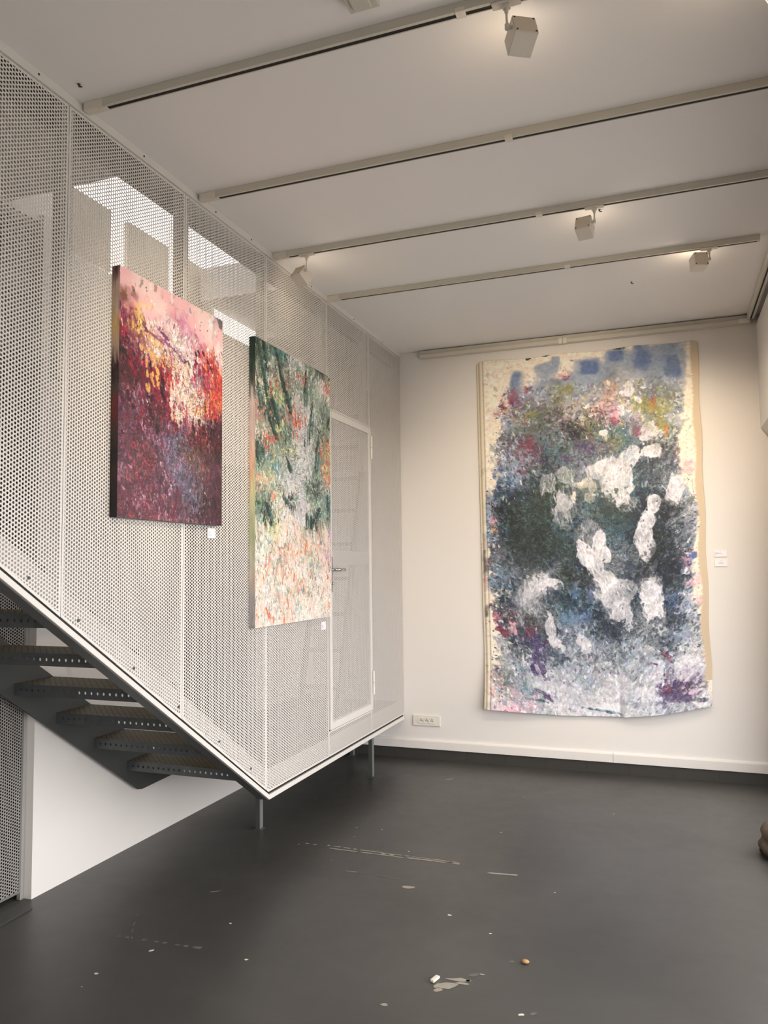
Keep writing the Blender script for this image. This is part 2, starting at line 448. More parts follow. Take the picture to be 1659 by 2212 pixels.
class Painter:
    """lays paint on a canvas array: grid of local colours, then thousands of dabs"""
    def __init__(s, rows, pal, W, H, seed):
        s.W, s.H = W, H
        s.r = np.random.default_rng(seed)
        g = [ln.split() for ln in rows.strip().splitlines()]
        s.gh, s.gw = len(g), len(g[0])
        assert all(len(x) == s.gw for x in g), [len(x) for x in g]
        s.pal = {k: np.array(v, float) for k, v in pal.items()}
        s.g = np.array([[s.pal[c] for c in row] for row in g])
        yy, xx = np.mgrid[0:H, 0:W]
        wy = (vnoise(H, W, 9, seed+1) - .5) * 2.6; wx = (vnoise(H, W, 9, seed+2) - .5) * 2.6
        s.img = s.look((yy + .5)/H * s.gh - .5 + wy, (xx + .5)/W * s.gw - .5 + wx)
        s.n = vnoise(H, W, 60, seed+3, 3, .7)
        s.n2 = vnoise(H, W, 30, seed+4, 3, .7)
        s.soft = vnoise(H, W, 11, seed+5, 3, .5)
    def look(s, gy, gx, nearest=False):
        gy = np.clip(gy, 0, s.gh-1); gx = np.clip(gx, 0, s.gw-1)
        if nearest: return s.g[np.rint(gy).astype(int), np.rint(gx).astype(int)]
        y0 = np.minimum(gy.astype(int), s.gh-2); x0 = np.minimum(gx.astype(int), s.gw-2)
        fy = (gy-y0)[..., None]; fx = (gx-x0)[..., None]
        return (s.g[y0,x0]*(1-fx)+s.g[y0,x0+1]*fx)*(1-fy)+(s.g[y0+1,x0]*(1-fx)+s.g[y0+1,x0+1]*fx)*fy
    def scribble(s, seed, cells, aspect, thr, col, al, mask=None, sharp=9):
        """fine dry-brush lines: ridges of a stretched noise"""
        n = vnoise(s.H, s.W, cells, seed, 3, .6, aspect)
        rd = 1 - np.abs(n - .5) * 2
        m = np.clip((rd - thr) * sharp, 0, 1) * np.clip((vnoise(s.H, s.W, 7, seed+1, 3) - .38) * 6, 0, 1) * al
        if mask is not None: m = m * mask
        m = m[..., None]; s.img = s.img * (1 - m) + np.asarray(col, float) * m
    def grain(s, seed, amp, aspect=.35):   # amp: number or (H,W) map
        n = vnoise(s.H, s.W, 70, seed, 3, .8, aspect) - .5
        s.img = s.img * (1 + amp * 2 * n)[..., None]
    def veil(s, cx, cy, a, b, ang, col, al):
        """thin pale body of paint with a firmer rim"""
        R = int(max(a, b) * 1.3) + 2
        x0, x1 = max(0, int(cx)-R), min(s.W, int(cx)+R+1); y0, y1 = max(0, int(cy)-R), min(s.H, int(cy)+R+1)
        if x0 >= x1 or y0 >= y1: return
        yy, xx = np.mgrid[y0:y1, x0:x1]; dx = xx - cx; dy = yy - cy; c, q = math.cos(ang), math.sin(ang)
        d = np.sqrt(((dx*c + dy*q)/a)**2 + ((-dx*q + dy*c)/b)**2) + (s.soft[y0:y1, x0:x1] - .5)*1.3 + (s.n2[y0:y1, x0:x1] - .5)*.7 + (s.n[y0:y1, x0:x1] - .5)*.25
        body = np.clip((1 - d) * 9, 0, 1) * al * (.5 + .75*s.soft[y0:y1, x0:x1]) * (.75 + .5*s.n2[y0:y1, x0:x1])
        rim = np.exp(-((d - .9)/.07)**2) * np.clip((s.n2[y0:y1, x0:x1] - .35)*3, 0, 1) * .16 * al
        m = np.clip(body + rim, 0, .97)[..., None]
        k = (.86 + .28*s.n2[y0:y1, x0:x1])[..., None]
        s.img[y0:y1, x0:x1] = s.img[y0:y1, x0:x1]*(1-m) + np.clip(np.asarray(col)*k, 0, 246)*m
    def swath(s, cx, cy, a, b, ang, col, al):
        """broad flat-brush patch with squarish ends"""
        R = int(max(a, b) * 1.6) + 2
        x0, x1 = max(0, int(cx)-R), min(s.W, int(cx)+R+1); y0, y1 = max(0, int(cy)-R), min(s.H, int(cy)+R+1)
        if x0 >= x1 or y0 >= y1: return
        yy, xx = np.mgrid[y0:y1, x0:x1]; dx = xx - cx; dy = yy - cy; c, q = math.cos(ang), math.sin(ang)
        u = np.abs((dx*c + dy*q)/a); v = np.abs((-dx*q + dy*c)/b)
        d = (u**5 + v**5)**.2 + (s.n2[y0:y1, x0:x1] - .5)*.35
        m = (np.clip((1.15 - d) * 2.6, 0, 1) * al * (.25 + 1.2*s.soft[y0:y1, x0:x1]))[..., None]; m = np.clip(m, 0, 1)
        s.img[y0:y1, x0:x1] = s.img[y0:y1, x0:x1]*(1-m) + np.asarray(col)*m
    def dab(s, cx, cy, a, b, ang, col, al=0.9, rag=0.9, streak=0.0, hard=5.0):
        R = int(max(a, b) * 1.5) + 2
        x0, x1 = max(0, int(cx)-R), min(s.W, int(cx)+R+1); y0, y1 = max(0, int(cy)-R), min(s.H, int(cy)+R+1)
        if x0 >= x1 or y0 >= y1: return
        yy, xx = np.mgrid[y0:y1, x0:x1]
        dx = xx - cx; dy = yy - cy; c, q = math.cos(ang), math.sin(ang)
        u = (dx*c + dy*q)/a; v = (-dx*q + dy*c)/b
        d = np.sqrt(u*u + v*v) + (s.n[y0:y1, x0:x1] - .5) * rag * 2
        m = np.clip((1 - d) * hard, 0, 1) * al
        if streak: m = m * (1 - streak * np.clip((s.n2[y0:y1, x0:x1] - .45) * 5, 0, 1))
        m = m[..., None]
        s.img[y0:y1, x0:x1] = s.img[y0:y1, x0:x1] * (1 - m) + np.asarray(col) * m
    def dabs(s, n, smin, smax, asp, ang, jit=0.8, lum=0.25, hue=12, al=(0.5, 0.95), keep=None):
        r = s.r
        for i in range(n):
            x = r.random()*s.W; y = r.random()*s.H
            gy = y/s.H*s.gh - .5 + r.normal()*jit; gx = x/s.W*s.gw - .5 + r.normal()*jit
            col = s.look(np.array(gy), np.array(gx), nearest=r.random() < .6)
            if keep is not None and not keep(x/s.W, y/s.H, r): continue
            k = math.exp(r.normal()*lum)
            col = np.clip(col*k + r.normal(size=3)*hue, 8, 246)
            L = math.exp(math.log(smin) + r.random()*(math.log(smax)-math.log(smin)))
            s.dab(x, y, L*asp*(.7+.6*r.random()), L, ang(x/s.W, y/s.H, r), col, r.uniform(*al))
    def linear(s, k):
        c = np.clip(s.img, 0, 255)/255.0
        c = np.where(c <= .04045, c/12.92, ((c+.055)/1.055)**2.4) * np.array(k)
        return np.clip(c, 0.004, .92)

def paint_grid(name, pos, col, mat, parent=None):
    """pos (H,W,3) world positions, col (H,W,3) linear paint"""
    H, W = pos.shape[:2]
    me = bpy.data.meshes.new(name)
    i = np.arange(H*W).reshape(H, W)
    q = np.stack([i[:-1,:-1], i[1:,:-1], i[1:,1:], i[:-1,1:]], -1).reshape(-1, 4)
    me.vertices.add(H*W); me.vertices.foreach_set("co", pos.reshape(-1).astype(np.float32))
    me.loops.add(q.size); me.loops.foreach_set("vertex_index", q.reshape(-1).astype(np.int32))
    me.polygons.add(len(q)); me.polygons.foreach_set("loop_start", (np.arange(len(q))*4).astype(np.int32))
    me.update(calc_edges=True)
    me.polygons.foreach_set("use_smooth", np.ones(len(q), bool))
    at = me.color_attributes.new("paint", "FLOAT_COLOR", "POINT")
    rgba = np.ones((H*W, 4), np.float32); rgba[:, :3] = col.reshape(-1, 3)
    at.data.foreach_set("color", rgba.reshape(-1))
    me.materials.append(mat)
    o = bpy.data.objects.new(name, me); C.objects.link(o)
    if parent is not None:
        o.parent = parent; o.matrix_parent_inverse = Matrix.Translation(parent.location).inverted()
    return o

# ================================================================== THE ROOM
fl = MB()
fl.box(-3.0, XR+0.6, -3.4, YB+0.2, -0.2, 0.0)
def patch(mi, pts, z=0.0008):
    fl.cur = mi
    fl.add([(x, y, z) for x, y in pts], [tuple(range(len(pts)))])
def blob(mi, x, y, rx, ry, ang=0.0, n=9, rag=.3):
    P = []
    for k in range(n):
        t = 2*PI*k/n; q = 1 + random.uniform(-rag, rag)
        a, b = math.cos(t)*rx*q, math.sin(t)*ry*q
        P.append((x + a*math.cos(ang) - b*math.sin(ang), y + a*math.sin(ang) + b*math.cos(ang)))
    patch(mi, P)
def ragged_line(mi, x0, y0, x1, y1, w, gap=.1, step=.02):
    n = max(2, int(math.hypot(x1-x0, y1-y0)/step)); dx, dy = (x1-x0)/n, (y1-y0)/n
    L = math.hypot(dx, dy); nx, ny = -dy/L, dx/L
    wa = w*random.uniform(.6, 1.2)
    for k in range(n):
        wb = w*random.uniform(.5, 1.25)
        if random.random() > gap:
            ax, ay = x0+dx*k, y0+dy*k; bx, by = ax+dx, ay+dy
            patch(mi, [(ax-nx*wa, ay-ny*wa), (bx-nx*wb, by-ny*wb), (bx+nx*wb, by+ny*wb), (ax+nx*wa, ay+ny*wa)])
        wa = wb
ragged_line(1, .09, 4.016, .16, 4.012, .006, .3)
ragged_line(1, .20, 4.026, .42, 4.018, .006, .25)
ragged_line(1, .25, 3.988, .70, 3.985, .006, .05)
ragged_line(1, .42, 4.017, .98, 4.012, .005, .10)
ragged_line(1, .70, 3.990, .985, 3.995, .008, .05)
ragged_line(1, .55, 4.003, .62, 4.001, .014, .1)
ragged_line(1, .85, 4.003, .96, 4.003, .010, .1)
ragged_line(1, 1.148, 3.927, 1.297, 3.944, .007, .0)
ragged_line(1, .46, 3.722, .516, 3.727, .005, .1)
ragged_line(2, .516, 3.727, .80, 3.70, .005, .4)
ragged_line(2, .219, 3.981, .33, 4.26, .0025, .05)
ragged_line(2, -.264, 3.01, -.118, 2.764, .004, .35)
ragged_line(2, -.25, 2.77, .25, 2.80, .008, .6)
ragged_line(1, -.055, 3.28, -.022, 3.31, .003, .0)
ragged_line(2, -.10, 3.27, -.06, 3.29, .003, .2)
for x, y, rx, ry, a, mi in [(.82,3.632,.035,.018,.1,1),(.783,4.518,.034,.014,0,2),(1.228,2.848,.045,.020,.5,1),(1.212,2.815,.020,.012,.6,1),
        (1.264,2.905,.045,.012,.25,1),(1.285,2.885,.026,.007,.1,1),(1.31,2.955,.022,.010,.8,2),(1.30,2.91,.01,.006,0,1),(1.34,2.97,.009,.005,0,1),(1.056,2.66,.014,.008,0,1),
        (1.526,2.757,.010,.007,.8,3),(1.565,2.775,.016,.008,.9,2),(-.061,2.497,.010,.006,0,3),(.028,2.716,.012,.006,.8,3),(.207,3.028,.007,.005,0,3),(.431,2.778,.010,.006,0,3),
        (.261,4.352,.006,.005,0,3),(.31,4.20,.006,.004,0,3),(.42,4.36,.006,.004,0,3),(1.095,4.53,.008,.004,.4,3),(.52,5.52,.028,.012,.5,1),(1.09,3.41,.010,.006,0,3),(.68,4.08,.006,.005,0,3),
        (1.43,3.10,.010,.008,0,2),(1.30,3.30,.006,.004,0,3),(.90,5.02,.01,.006,0,2),(1.22,5.32,.012,.006,0,2)]:
    blob(mi, x, y, rx, ry, a)
for k in range(60):
    blob(random.choice((2,2,2,3)), random.uniform(-.4,2.3), random.uniform(2.3,5.8), random.uniform(.002,.006), random.uniform(.002,.004), random.uniform(0,3), 6)
struct(fl, "floor", [M["floor"], M["scrape"], M["scrape_faint"], M["chip"]])
chip = MB()
chip.obox((1.182,2.872,.006), (.3,1,0), (1,-.3,0), (0,0,1), .022, .009, .005)
tag(chip.build("plaster_chip", M["chip"], bevel=.003), "small white plaster chip lying on the dark floor beside the pale scrapes", "chip of plaster")
peb = MB()
bmv = bmesh.new(); bmesh.ops.create_icosphere(bmv, subdivisions=2, radius=.012)
peb.add([(1.48+v.co.x*1.3, 3.105+v.co.y, .007+v.co.z*.6) for v in bmv.verts], [tuple(v.index for v in f.verts) for f in bmv.faces]); bmv.free()
tag(peb.build("pebble", plain("tan pebble", rgb(176,140,96), .8, var=.15, scale=60), smooth=True), "tiny tan pebble lying alone on the dark floor in the foreground", "pebble")

ce = MB()
ce.box(0.0, XR+.3, -3.4, YB+.2, ZC, ZC+.22)
ce.box(-3.0, 0.0, -3.4, 0.7, ZC, ZC+.22)
ce.box(-.92, 0.0, 2.01, 2.77, ZC, ZC+.22)
ce.box(-0.815, 0.0, 4.31, YB+.2, ZC, ZC+.22); ce.box(-.92, -.815, 5.21, YB+.2, ZC, ZC+.22)
struct(ce, "ceiling", M["ceil"])
up = MB()       # upper landing round the stair opening, open to the sky on its far side
up.box(-1.7, .12, .5, 8.1, 4.75, 4.85); up.box(0.0, .12, .5, 8.1, ZC+.22, 4.75); up.box(-1.7, 0.0, 8.0, 8.1, ZC+.22, 4.75); up.box(-1.8, -1.7, .5, 3.06, 2.92, 4.85); up.box(-1.7, 0.0, .5, .62, ZC+.22, 4.75)
up.box(-.93, -.86, .5, 2.94, 3.302, 4.75); up.box(-1.7, XW-.07, 2.94, 3.06, 3.02, 4.75)
up.box(-3.0, XW-.07, .5, YB+.2, 2.92, 3.02); up.box(-3.0, -1.6, -3.4, .5, ZC, ZC+.2)
struct(up, "wall_upper", M["wall"])

wb = MB()
wb.box(-3.0, XR+.3, YB, YB+.2, 0.0, ZC)
wb.box(-.92, XR, YB-.006, YB, .145, ZC-.001)
struct(wb, "wall_back", M["wall"])
bb = MB()
bb.prism_x([(YB-.0061,.158),(YB-.022,.150),(YB-.026,.142),(YB-.026,.083),(YB-.0001,.083),(YB-.0001,.158)], -.92, 1.629)
bb.prism_x([(YB-.0061,.158),(YB-.022,.150),(YB-.026,.142),(YB-.026,.083),(YB-.0001,.083),(YB-.0001,.158)], 1.631, XR)
struct(bb, "baseboard_back", M["wall"])
pl = MB()
xs = [-.92,-.70,-.40,-.093,.213,.518,.825,1.130,1.436,1.74,2.046,2.352,2.66,XR]
for a, b in zip(xs[:-1], xs[1:]): pl.box(a+.0006, b-.0006, YB-.012, YB, 0.0, .078)
pl.box(-.92, XR, YB-.006, YB, 0.0, .083)
struct(pl, "trim_1", M["tile"])

wr = MB(); wr.box(XR, XR+.2, RW1, YB+.2, 0.0, ZC); wr.box(XR, XR+.2, -3.4, RW1, RWT, ZC); wr.box(XR, XR+.2, -3.4, RW1, 0, .12); struct(wr, "wall_right", M["wall"])
wn = MB()       # shop glazing along the right wall, below the shutter boxes
for k in range(6): y = -3.3 + (RW1-.06+3.3)*k/5; wn.box(XR+.06, XR+.14, y, y+.06, .12, RWT)
wn.box(XR+.06, XR+.14, -3.3, RW1, .12, .18); wn.box(XR+.06, XR+.14, -3.3, RW1, RWT-.06, RWT)
struct(wn, "window_1", M["dark_steel"])
bk = MB()
bk.prism_y([(2.716,2.503),(XR,2.40),(XR,2.958),(2.716,2.958)], -1.0, YB-.001)
bk.prism_y([(2.719,2.963),(XR,2.963),(XR,3.262),(2.719,3.262)], -1.0, YB-.001)
struct(bk, "trim_2", M["wall"])

# wall under the stair, with its end, cut below the open strip near the ceiling
wl = MB()
wl.prism_x([(2.94,0),(4.15,0),(4.15,3.20),(3.13,3.20),(3.13,ZC),(2.94,ZC)], XW-.07, XW)
wl.prism_x([(4.15,2.28),(5.05,2.28),(5.05,3.20),(4.15,3.20)], XW-.07, XW)       # over the landing doorway
wl.prism_x([(4.15,0),(5.05,0),(5.05,.33),(4.15,.33)], XW-.07, XW)
wl.prism_x([(5.05,0),(YB,0),(YB,ZC),(5.20,ZC),(5.20,3.20),(5.05,3.20)], XW-.07, XW)
struct(wl, "wall_left", M["wall"])
wf = MB(); wf.box(-3.0, XR+.3, -3.6, -3.4, 0, ZC); struct(wf, "wall_front", M["dark_wall"])  # front wall out of view, darkened to cut light on faces turned to it
ws = MB(); ws.box(-3.0, -2.9, -3.4, YB+.2, 0, ZC); ws.box(-2.9, XW-.07, 3.6, 3.7, 0, 2.92); ws.box(-.95, -.86, -1.0, 0.85, 0, ZC); ws.box(-2.9,-.95,.75,.85,0,ZC)
struct(ws, "wall_side", M["dark_wall"])
gr = MB(); gr.box(-25, 25, -25, 25, -.5, -.21); struct(gr, "ground", M["pave"])

# boards of the upper landing seen against the sky through the mesh
t = thing("landing_parapet", "pale boards of the upper landing in three blocks, high behind the mesh screen", "parapet", (-.9, 3.13, 3.2))
for a, b in ((3.13,3.485),(3.63,4.03),(4.19,4.56)):
    m = MB(); m.box(XW-.075, XW-.045, a, b, 3.235, 3.60); bd = m.build("board", M["wood_panel"], t, bevel=.004)
    m = MB(); m.box(XW-.115, XW-.0755, (a+b)/2-.02, (a+b)/2+.02, 3.021, 3.58); m.build("post", M["wood_panel"], bd)

# ================================================================== STAIR
st = thing("steel_staircase", "open-riser steel staircase behind the perforated screen, climbing towards the viewer", "staircase", (-.4, 3.75, 0))
x0, x1 = -.775, -.066
def stringer_poly(y_lo, y_hi, off_lo, off_hi):
    return None
m = MB()        # near side: bar lying along the slope and along the landing
def bar(x0, x1, a, b, ya=0.6, yb=YB-.03):
    z1 = .313 + (3.75-ya)*SLOPE
    m.prism_x([(ya,z1+a),(3.75,.313+a),(yb,.313+a),(yb,.313+b),(3.75,.313+b),(ya,z1+b)], x0, x1)
bar(-.062, .006, -.006, .020)
near = m.build("stringer", M["white_metal"], st, bevel=.0015)
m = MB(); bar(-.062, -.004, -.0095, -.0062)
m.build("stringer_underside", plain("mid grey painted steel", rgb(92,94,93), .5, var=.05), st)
m = MB(); bar(-.066, -.056, .020, .115)
m.build("stringer_web", M["dark_steel"], st)
m = MB(); bar(-.020, -.014, .030, .150)
m.build("kick_plate", M["white_metal"], st)
m = MB(); bar(-.013, -.005, .0205, .0345)
m.build("shadow_strip", M["black"], st)  # dark strip standing in for the shadow line above the bar
m = MB()        # far side stringer plate
m.prism_x([(.6,.318+(3.66-.6)*.70),(3.66,.318),(3.70,.310),(3.95,.318),(5.9,.318),(5.9,.50),(3.95,.50),(3.80,.50),(.6,.50+(3.80-.6)*SLOPE)], -.785, -.775)
m.build("stringer", M["dark_steel"], st)

def holed_plate(mb, x0, x1, y0, y1, z0, z1, pitch=.033, r=.0062, n=10):
    """channel web with a row of round holes right through"""
    k = int((x1-x0-.02)/pitch); c0 = x0 + ((x1-x0) - k*pitch)/2
    zc = (z0+z1)/2; h = pitch/2
    for y, flip in ((y0, False), (y1, True)):
        mb.add([(x0,y,z0),(c0,y,z0),(c0,y,z1),(x0,y,z1)], [(0,1,2,3)])
        mb.add([(c0+k*pitch,y,z0),(x1,y,z0),(x1,y,z1),(c0+k*pitch,y,z1)], [(0,1,2,3)])
    for i in range(k):
        cx = c0 + (i+.5)*pitch
        outer = [(cx+h,zc),(cx+h,z1),(cx,z1),(cx-h,z1),(cx-h,zc),(cx-h,z0),(cx,z0),(cx+h,z0)]
        inner = [(cx+r*math.cos(t*PI/4), zc+1.15*r*math.sin(t*PI/4)) for t in range(8)]
        for y in (y0, y1):
            V = [(a,y,b) for a,b in outer] + [(a,y,b) for a,b in inner]
            mb.add(V, [(q,(q+1)%8,8+(q+1)%8,8+q) for q in range(8)])
        V = [(a,y0,b) for a,b in inner] + [(a,y1,b) for a,b in inner]
        mb.add(V, [(q,8+q,8+(q+1)%8,(q+1)%8) for q in range(8)])
    mb.add([(x0,y0,z0),(x1,y0,z0),(x1,y1,z0),(x0,y1,z0)], [(0,1,2,3)])
    mb.add([(x0,y0,z1),(x1,y0,z1),(x1,y1,z1),(x0,y1,z1)], [(0,1,2,3)])
    mb.add([(x0,y0,z0),(x0,y1,z0),(x0,y1,z1),(x0,y0,z1)], [(0,1,2,3)])
    mb.add([(x1,y0,z0),(x1,y1,z0),(x1,y1,z1),(x1,y0,z1)], [(0,1,2,3)])

for k in range(10):
    y = 3.563 - .2655*k; z = .446 + .1783*k
    tp = MB(); tp.box(x0, x1, y+.003, y+.235, z+.046, z+.052)
    tr = tp.build("tread", M["tread"], st)
    ch = MB(); holed_plate(ch, x0, x1, y, y+.003, z, z+.052); ch.build("back_edge", M["galv"], tr)
    ch = MB(); holed_plate(ch, x0, x1, y+.235, y+.238, z, z+.052); ch.build("front_edge", M["galv"], tr)
    for a in (x0-.001, x1-.004):
        br = MB(); br.box(a, a+.005, y+.0035, y+.234, z+.006, z+.0455); br.build("end_bracket", M["galv"], tr)
m = MB(); m.box(-.775, -.066, 3.80, YB-.03, .438, .448); m.build("landing_plate", M["tread"], st)
for (lx, ly) in ((-.275,4.13),(-.045,5.39),(-.425,5.94)):
    m = MB(); m.box(lx-.020, lx+.006, ly, ly+.006, .006, .437); m.box(lx-.020, lx-.014, ly+.006, ly+.030, .006, .437)
    lg = m.build("leg", M["dark_steel"], st)
    m = MB(); m.box(lx+.0065, lx+.012, ly-.001, ly+.032, .006, .437); m.build("flange", M["grey_metal"], lg)
    m = MB(); m.box(lx-.030, lx+.020, ly-.012, ly+.040, 0.0, .0055); m.build("foot_plate", M["dark_steel"], lg)

# ================================================================== PERFORATED SCREEN
sc = thing("perforated_screen", "white perforated metal screen closing off the staircase from floor landing to ceiling", "screen", (0, 3.75, .313))
def sheet(name, poly, parent, mat, x=0.0, th=.0017, edge=.010, solid=None):
    """thin two-sided steel sheet: perforated field, plain margin; poly = convex (y,z) ring"""
    mb = MB(); n = len(poly)
    cy = sum(p[0] for p in poly)/n; cz = sum(p[1] for p in poly)/n
    area = sum(poly[i][0]*poly[(i+1)%n][1]-poly[(i+1)%n][0]*poly[i][1] for i in range(n))
    sg = 1 if area > 0 else -1
    lines = []
    for i in range(n):
        (ay,az),(by,bz) = poly[i], poly[(i+1)%n]; L = math.hypot(by-ay, bz-az)
        ny, nz = -(bz-az)/L*sg, (by-ay)/L*sg
        lines.append((ay+ny*edge, az+nz*edge, by-ay, bz-az))
    inn = []
    for i in range(n):
        py,pz,dy,dz = lines[i-1]; qy,qz,ey,ez = lines[i]
        t = ((qy-py)*ez-(qz-pz)*ey)/(dy*ez-dz*ey)
        inn.append((py+dy*t, pz+dz*t))
    for xx in (x, x-th):
        V = [(xx,a,b) for a,b in poly]+[(xx,a,b) for a,b in inn]
        mb.cur = 0; mb.add(V, [tuple(range(n,2*n))])
        mb.cur = 1; mb.add(V, [(i,(i+1)%n,n+(i+1)%n,n+i) for i in range(n)])
    mb.cur = 1
    V = [(x,a,b) for a,b in poly]+[(x-th,a,b) for a,b in poly]
    mb.add(V, [(i,n+i,n+(i+1)%n,(i+1)%n) for i in range(n)])
    return mb.build(name, [mat, solid or M["white_metal"]], parent)
G = .0015; ZT = 3.295; ZB = .034
seams = [.72, 1.466, 2.211, 2.956, 3.722, 4.545]
for a, b in zip(seams[:-1], seams[1:]):
    if b <= 3.75: ring = [(a+G, zs(a)+ZB), (b-G, zs(b)+ZB), (b-G, ZT), (a+G, ZT)]
    else: ring = [(a+G, zs(a)+ZB), (3.75, .313+ZB), (b-G, .313+ZB), (b-G, ZT), (a+G, ZT)]
    sheet("mesh_panel", ring, sc, M["perf"])
sheet("mesh_panel", [(4.545+G,2.585),(5.300-G,2.585),(5.300-G,ZT),(4.545+G,ZT)], sc, M["perf"])
sheet("mesh_panel", [(4.545+G,.347),(5.300-G,.347),(5.300-G,.505),(4.545+G,.505)], sc, M["perf"])
sheet("mesh_panel", [(5.300+G,.347),(YB-.012,.347),(YB-.012,ZT),(5.300+G,ZT)], sc, M["perf"])
for y in (1.466, 2.211, 2.956, 3.722, 4.50, 5.235, 5.97):
    m = MB(); m.box(-.046, -.006, y-.030, y+.030, max(2.25, zs(y)+.2), ZC-.001); m.build("upright", M["white_metal"], sc)
m = MB(); m.box(-.012, .008, .72, YB-.01, ZC-.036, ZC-.001)
m.build("ceiling_angle", M["white_metal"], sc)
m = MB(); m.box(-.085, -.050, .72, YB-.01, 3.215, ZC-.002); m.build("shade_beam", M["grey_metal"], sc)  # added beam darkening the top holes in place of a shaded slab gap
for y in (2.05, 2.64, 3.2, 3.55, 4.3, 5.0, 5.6):
    m = MB(); m.tube((.0082,y,ZC-.018),(.011,y,ZC-.018), .004, n=8); m.build("fixing_screw", M["dark_steel"], sc)
for y in (2.06, 2.30, 2.62, 2.93, 3.26, 3.56):
    m = MB(); m.tube((.0002,y,zs(y)+.075),(.0035,y,zs(y)+.075), .006, n=8); m.build("fixing_screw", M["dark_steel"], sc)

# door in the screen
dr = thing("perforated_door", "narrow perforated metal door in the screen, beside the green and coral painting", "door", (0, 4.92, .52))
sheet("mesh_panel", [(4.575,.548),(5.272,.548),(5.272,2.54),(4.575,2.54)], dr, M["perf"], x=.004)
m = MB()
for a, b, c, d in ((4.548,4.582,.512,2.578),(5.264,5.298,.512,2.578),(4.582,5.264,.512,.556),(4.582,5.264,2.530,2.578)):
    m.box(-.022, .012, a, b, c, d)
m.build("door_frame", M["white_metal"], dr, bevel=.002)
m = MB(); m.box(-.020, -.004, 4.583, 5.263, 1.56, 1.655); m.build("lock_rail", M["white_metal"], dr)
for z in (2.43, .705):
    m = MB(); m.tube((.016,5.303,z-.085),(.016,5.303,z-.002),.010); m.tube((.016,5.303,z+.002),(.016,5.303,z+.085),.010)
    m.box(.004,.012,5.29,5.303,z-.08,z+.08)
    m.build("hinge", M["plastic"], dr, smooth=False)
m = MB(); m.box(.0125, .020, 4.553, 4.580, 1.385, 1.612); hp = m.build("handle_plate", M["chrome"], dr, bevel=.003)
m = MB(); m.tube((.020,4.567,1.530),(.058,4.567,1.530),.009); m.tube((.058,4.560,1.530),(.058,4.690,1.530),.0095); m.build("lever", M["chrome"], hp, smooth=True)
m = MB(); m.tube((.020,4.567,1.440),(.030,4.567,1.440),.009); m.box(.030,.033,4.564,4.570,1.434,1.446); m.build("lock_cylinder", M["chrome"], hp)

# things kept behind the screen
la = thing("step_ladder", "pale metal ladder leaning behind the mesh next to the back wall", "ladder", (-.38, 5.22, .449))
f0, f1 = Vector((0,5.22,.452)), Vector((0,5.93,3.00)); dv = (f1-f0)
for x in (-.55, -.24):
    m = MB(); m.obox((f0+f1)/2 + Vector((x,0,0)), (1,0,0), dv.cross(Vector((1,0,0))), dv, .012, .030, dv.length/2)
    m.build("rail", M["galv"], la)
for k in range(9):
    p = f0 + dv*(.08+.105*k); m = MB(); m.box(-.54,-.25,p.y-.028,p.y+.028,p.z-.014,p.z+.014); m.build("rung", M["grey_metal"], la)
m = MB(); m.box(XW+.001, XW+.09, 5.58, 5.90, 2.98, 3.16)
tag(m.build("junction_box", M["grey_metal"], bevel=.006), "grey junction box on the wall behind the mesh, above the perforated door", "junction box")

# gate at the lower left
gt = thing("perforated_gate", "grey perforated metal gate at the lower left, beside the end of the white wall", "gate", (-.845, 2.4, 0))
sheet("mesh_panel", [(.90,.035),(2.916,.035),(2.916,3.28),(.90,3.28)], gt, M["perf_gate"], x=-.862, edge=.012, solid=M["grey_metal"])
m = MB(); m.box(-.885, -.864, 2.9165, 2.938, .0, 3.30); m.box(-.885,-.866,.86,.90,0,3.30); m.box(-.885,-.866,.90,2.9165,3.281,3.30); m.build("gate_frame", plain("light grey frame", rgb(158,154,149), .5), gt)
m = MB(); m.prism_y([(-.885,0.0005),(-.735,0.0005),(-.735,.006),(-.80,.022),(-.885,.022)], 1.0, 2.86); m.build("threshold", M["tile"], gt)

# ================================================================== PAINTINGS
PAL1 = dict(P=(246,192,198), L=(250,214,212), m=(196,122,152), M=(104,50,72), R=(186,56,58), D=(78,26,38), K=(34,18,24), Y=(238,192,112), C=(248,228,208), O=(228,112,72), G=(132,116,140), V=(108,106,136), B=(124,82,68), X=(130,34,54))
ROWS1 = """
P L L P P P P L L G
P L L L P P P L L P
B P L L P m P P L P
m Y L P L L m P P L
M Y P P L L P m O L
X Y Y P L L P R R P
X m P Y L L L P R O
K M P Y X L G G R R
K X m X R C C G R R
D D X X R C C m R O
K D M X X C C C R O
D m D X D m C Y R M
D G D D X R C L K K
M G D D X D m R K D
M M D M X G D R K D
M D m M V V B D B K
M M M m V V B B D M
M R M M V m B B M M
M M R M V V V B M D
m R M M m V V M M D
M X M M M V V B M D
X M X m M X V G K D
X m X M X M G K M D
D X M X m M m D M D
"""
PAL2 = dict(C=(248,232,214), W=(226,222,220), G=(48,72,62), T=(72,124,124), S=(140,158,142), g=(168,174,164), R=(218,104,86), O=(238,140,100), Y=(230,222,150), K=(28,38,36), p=(244,200,182), V=(196,150,176))
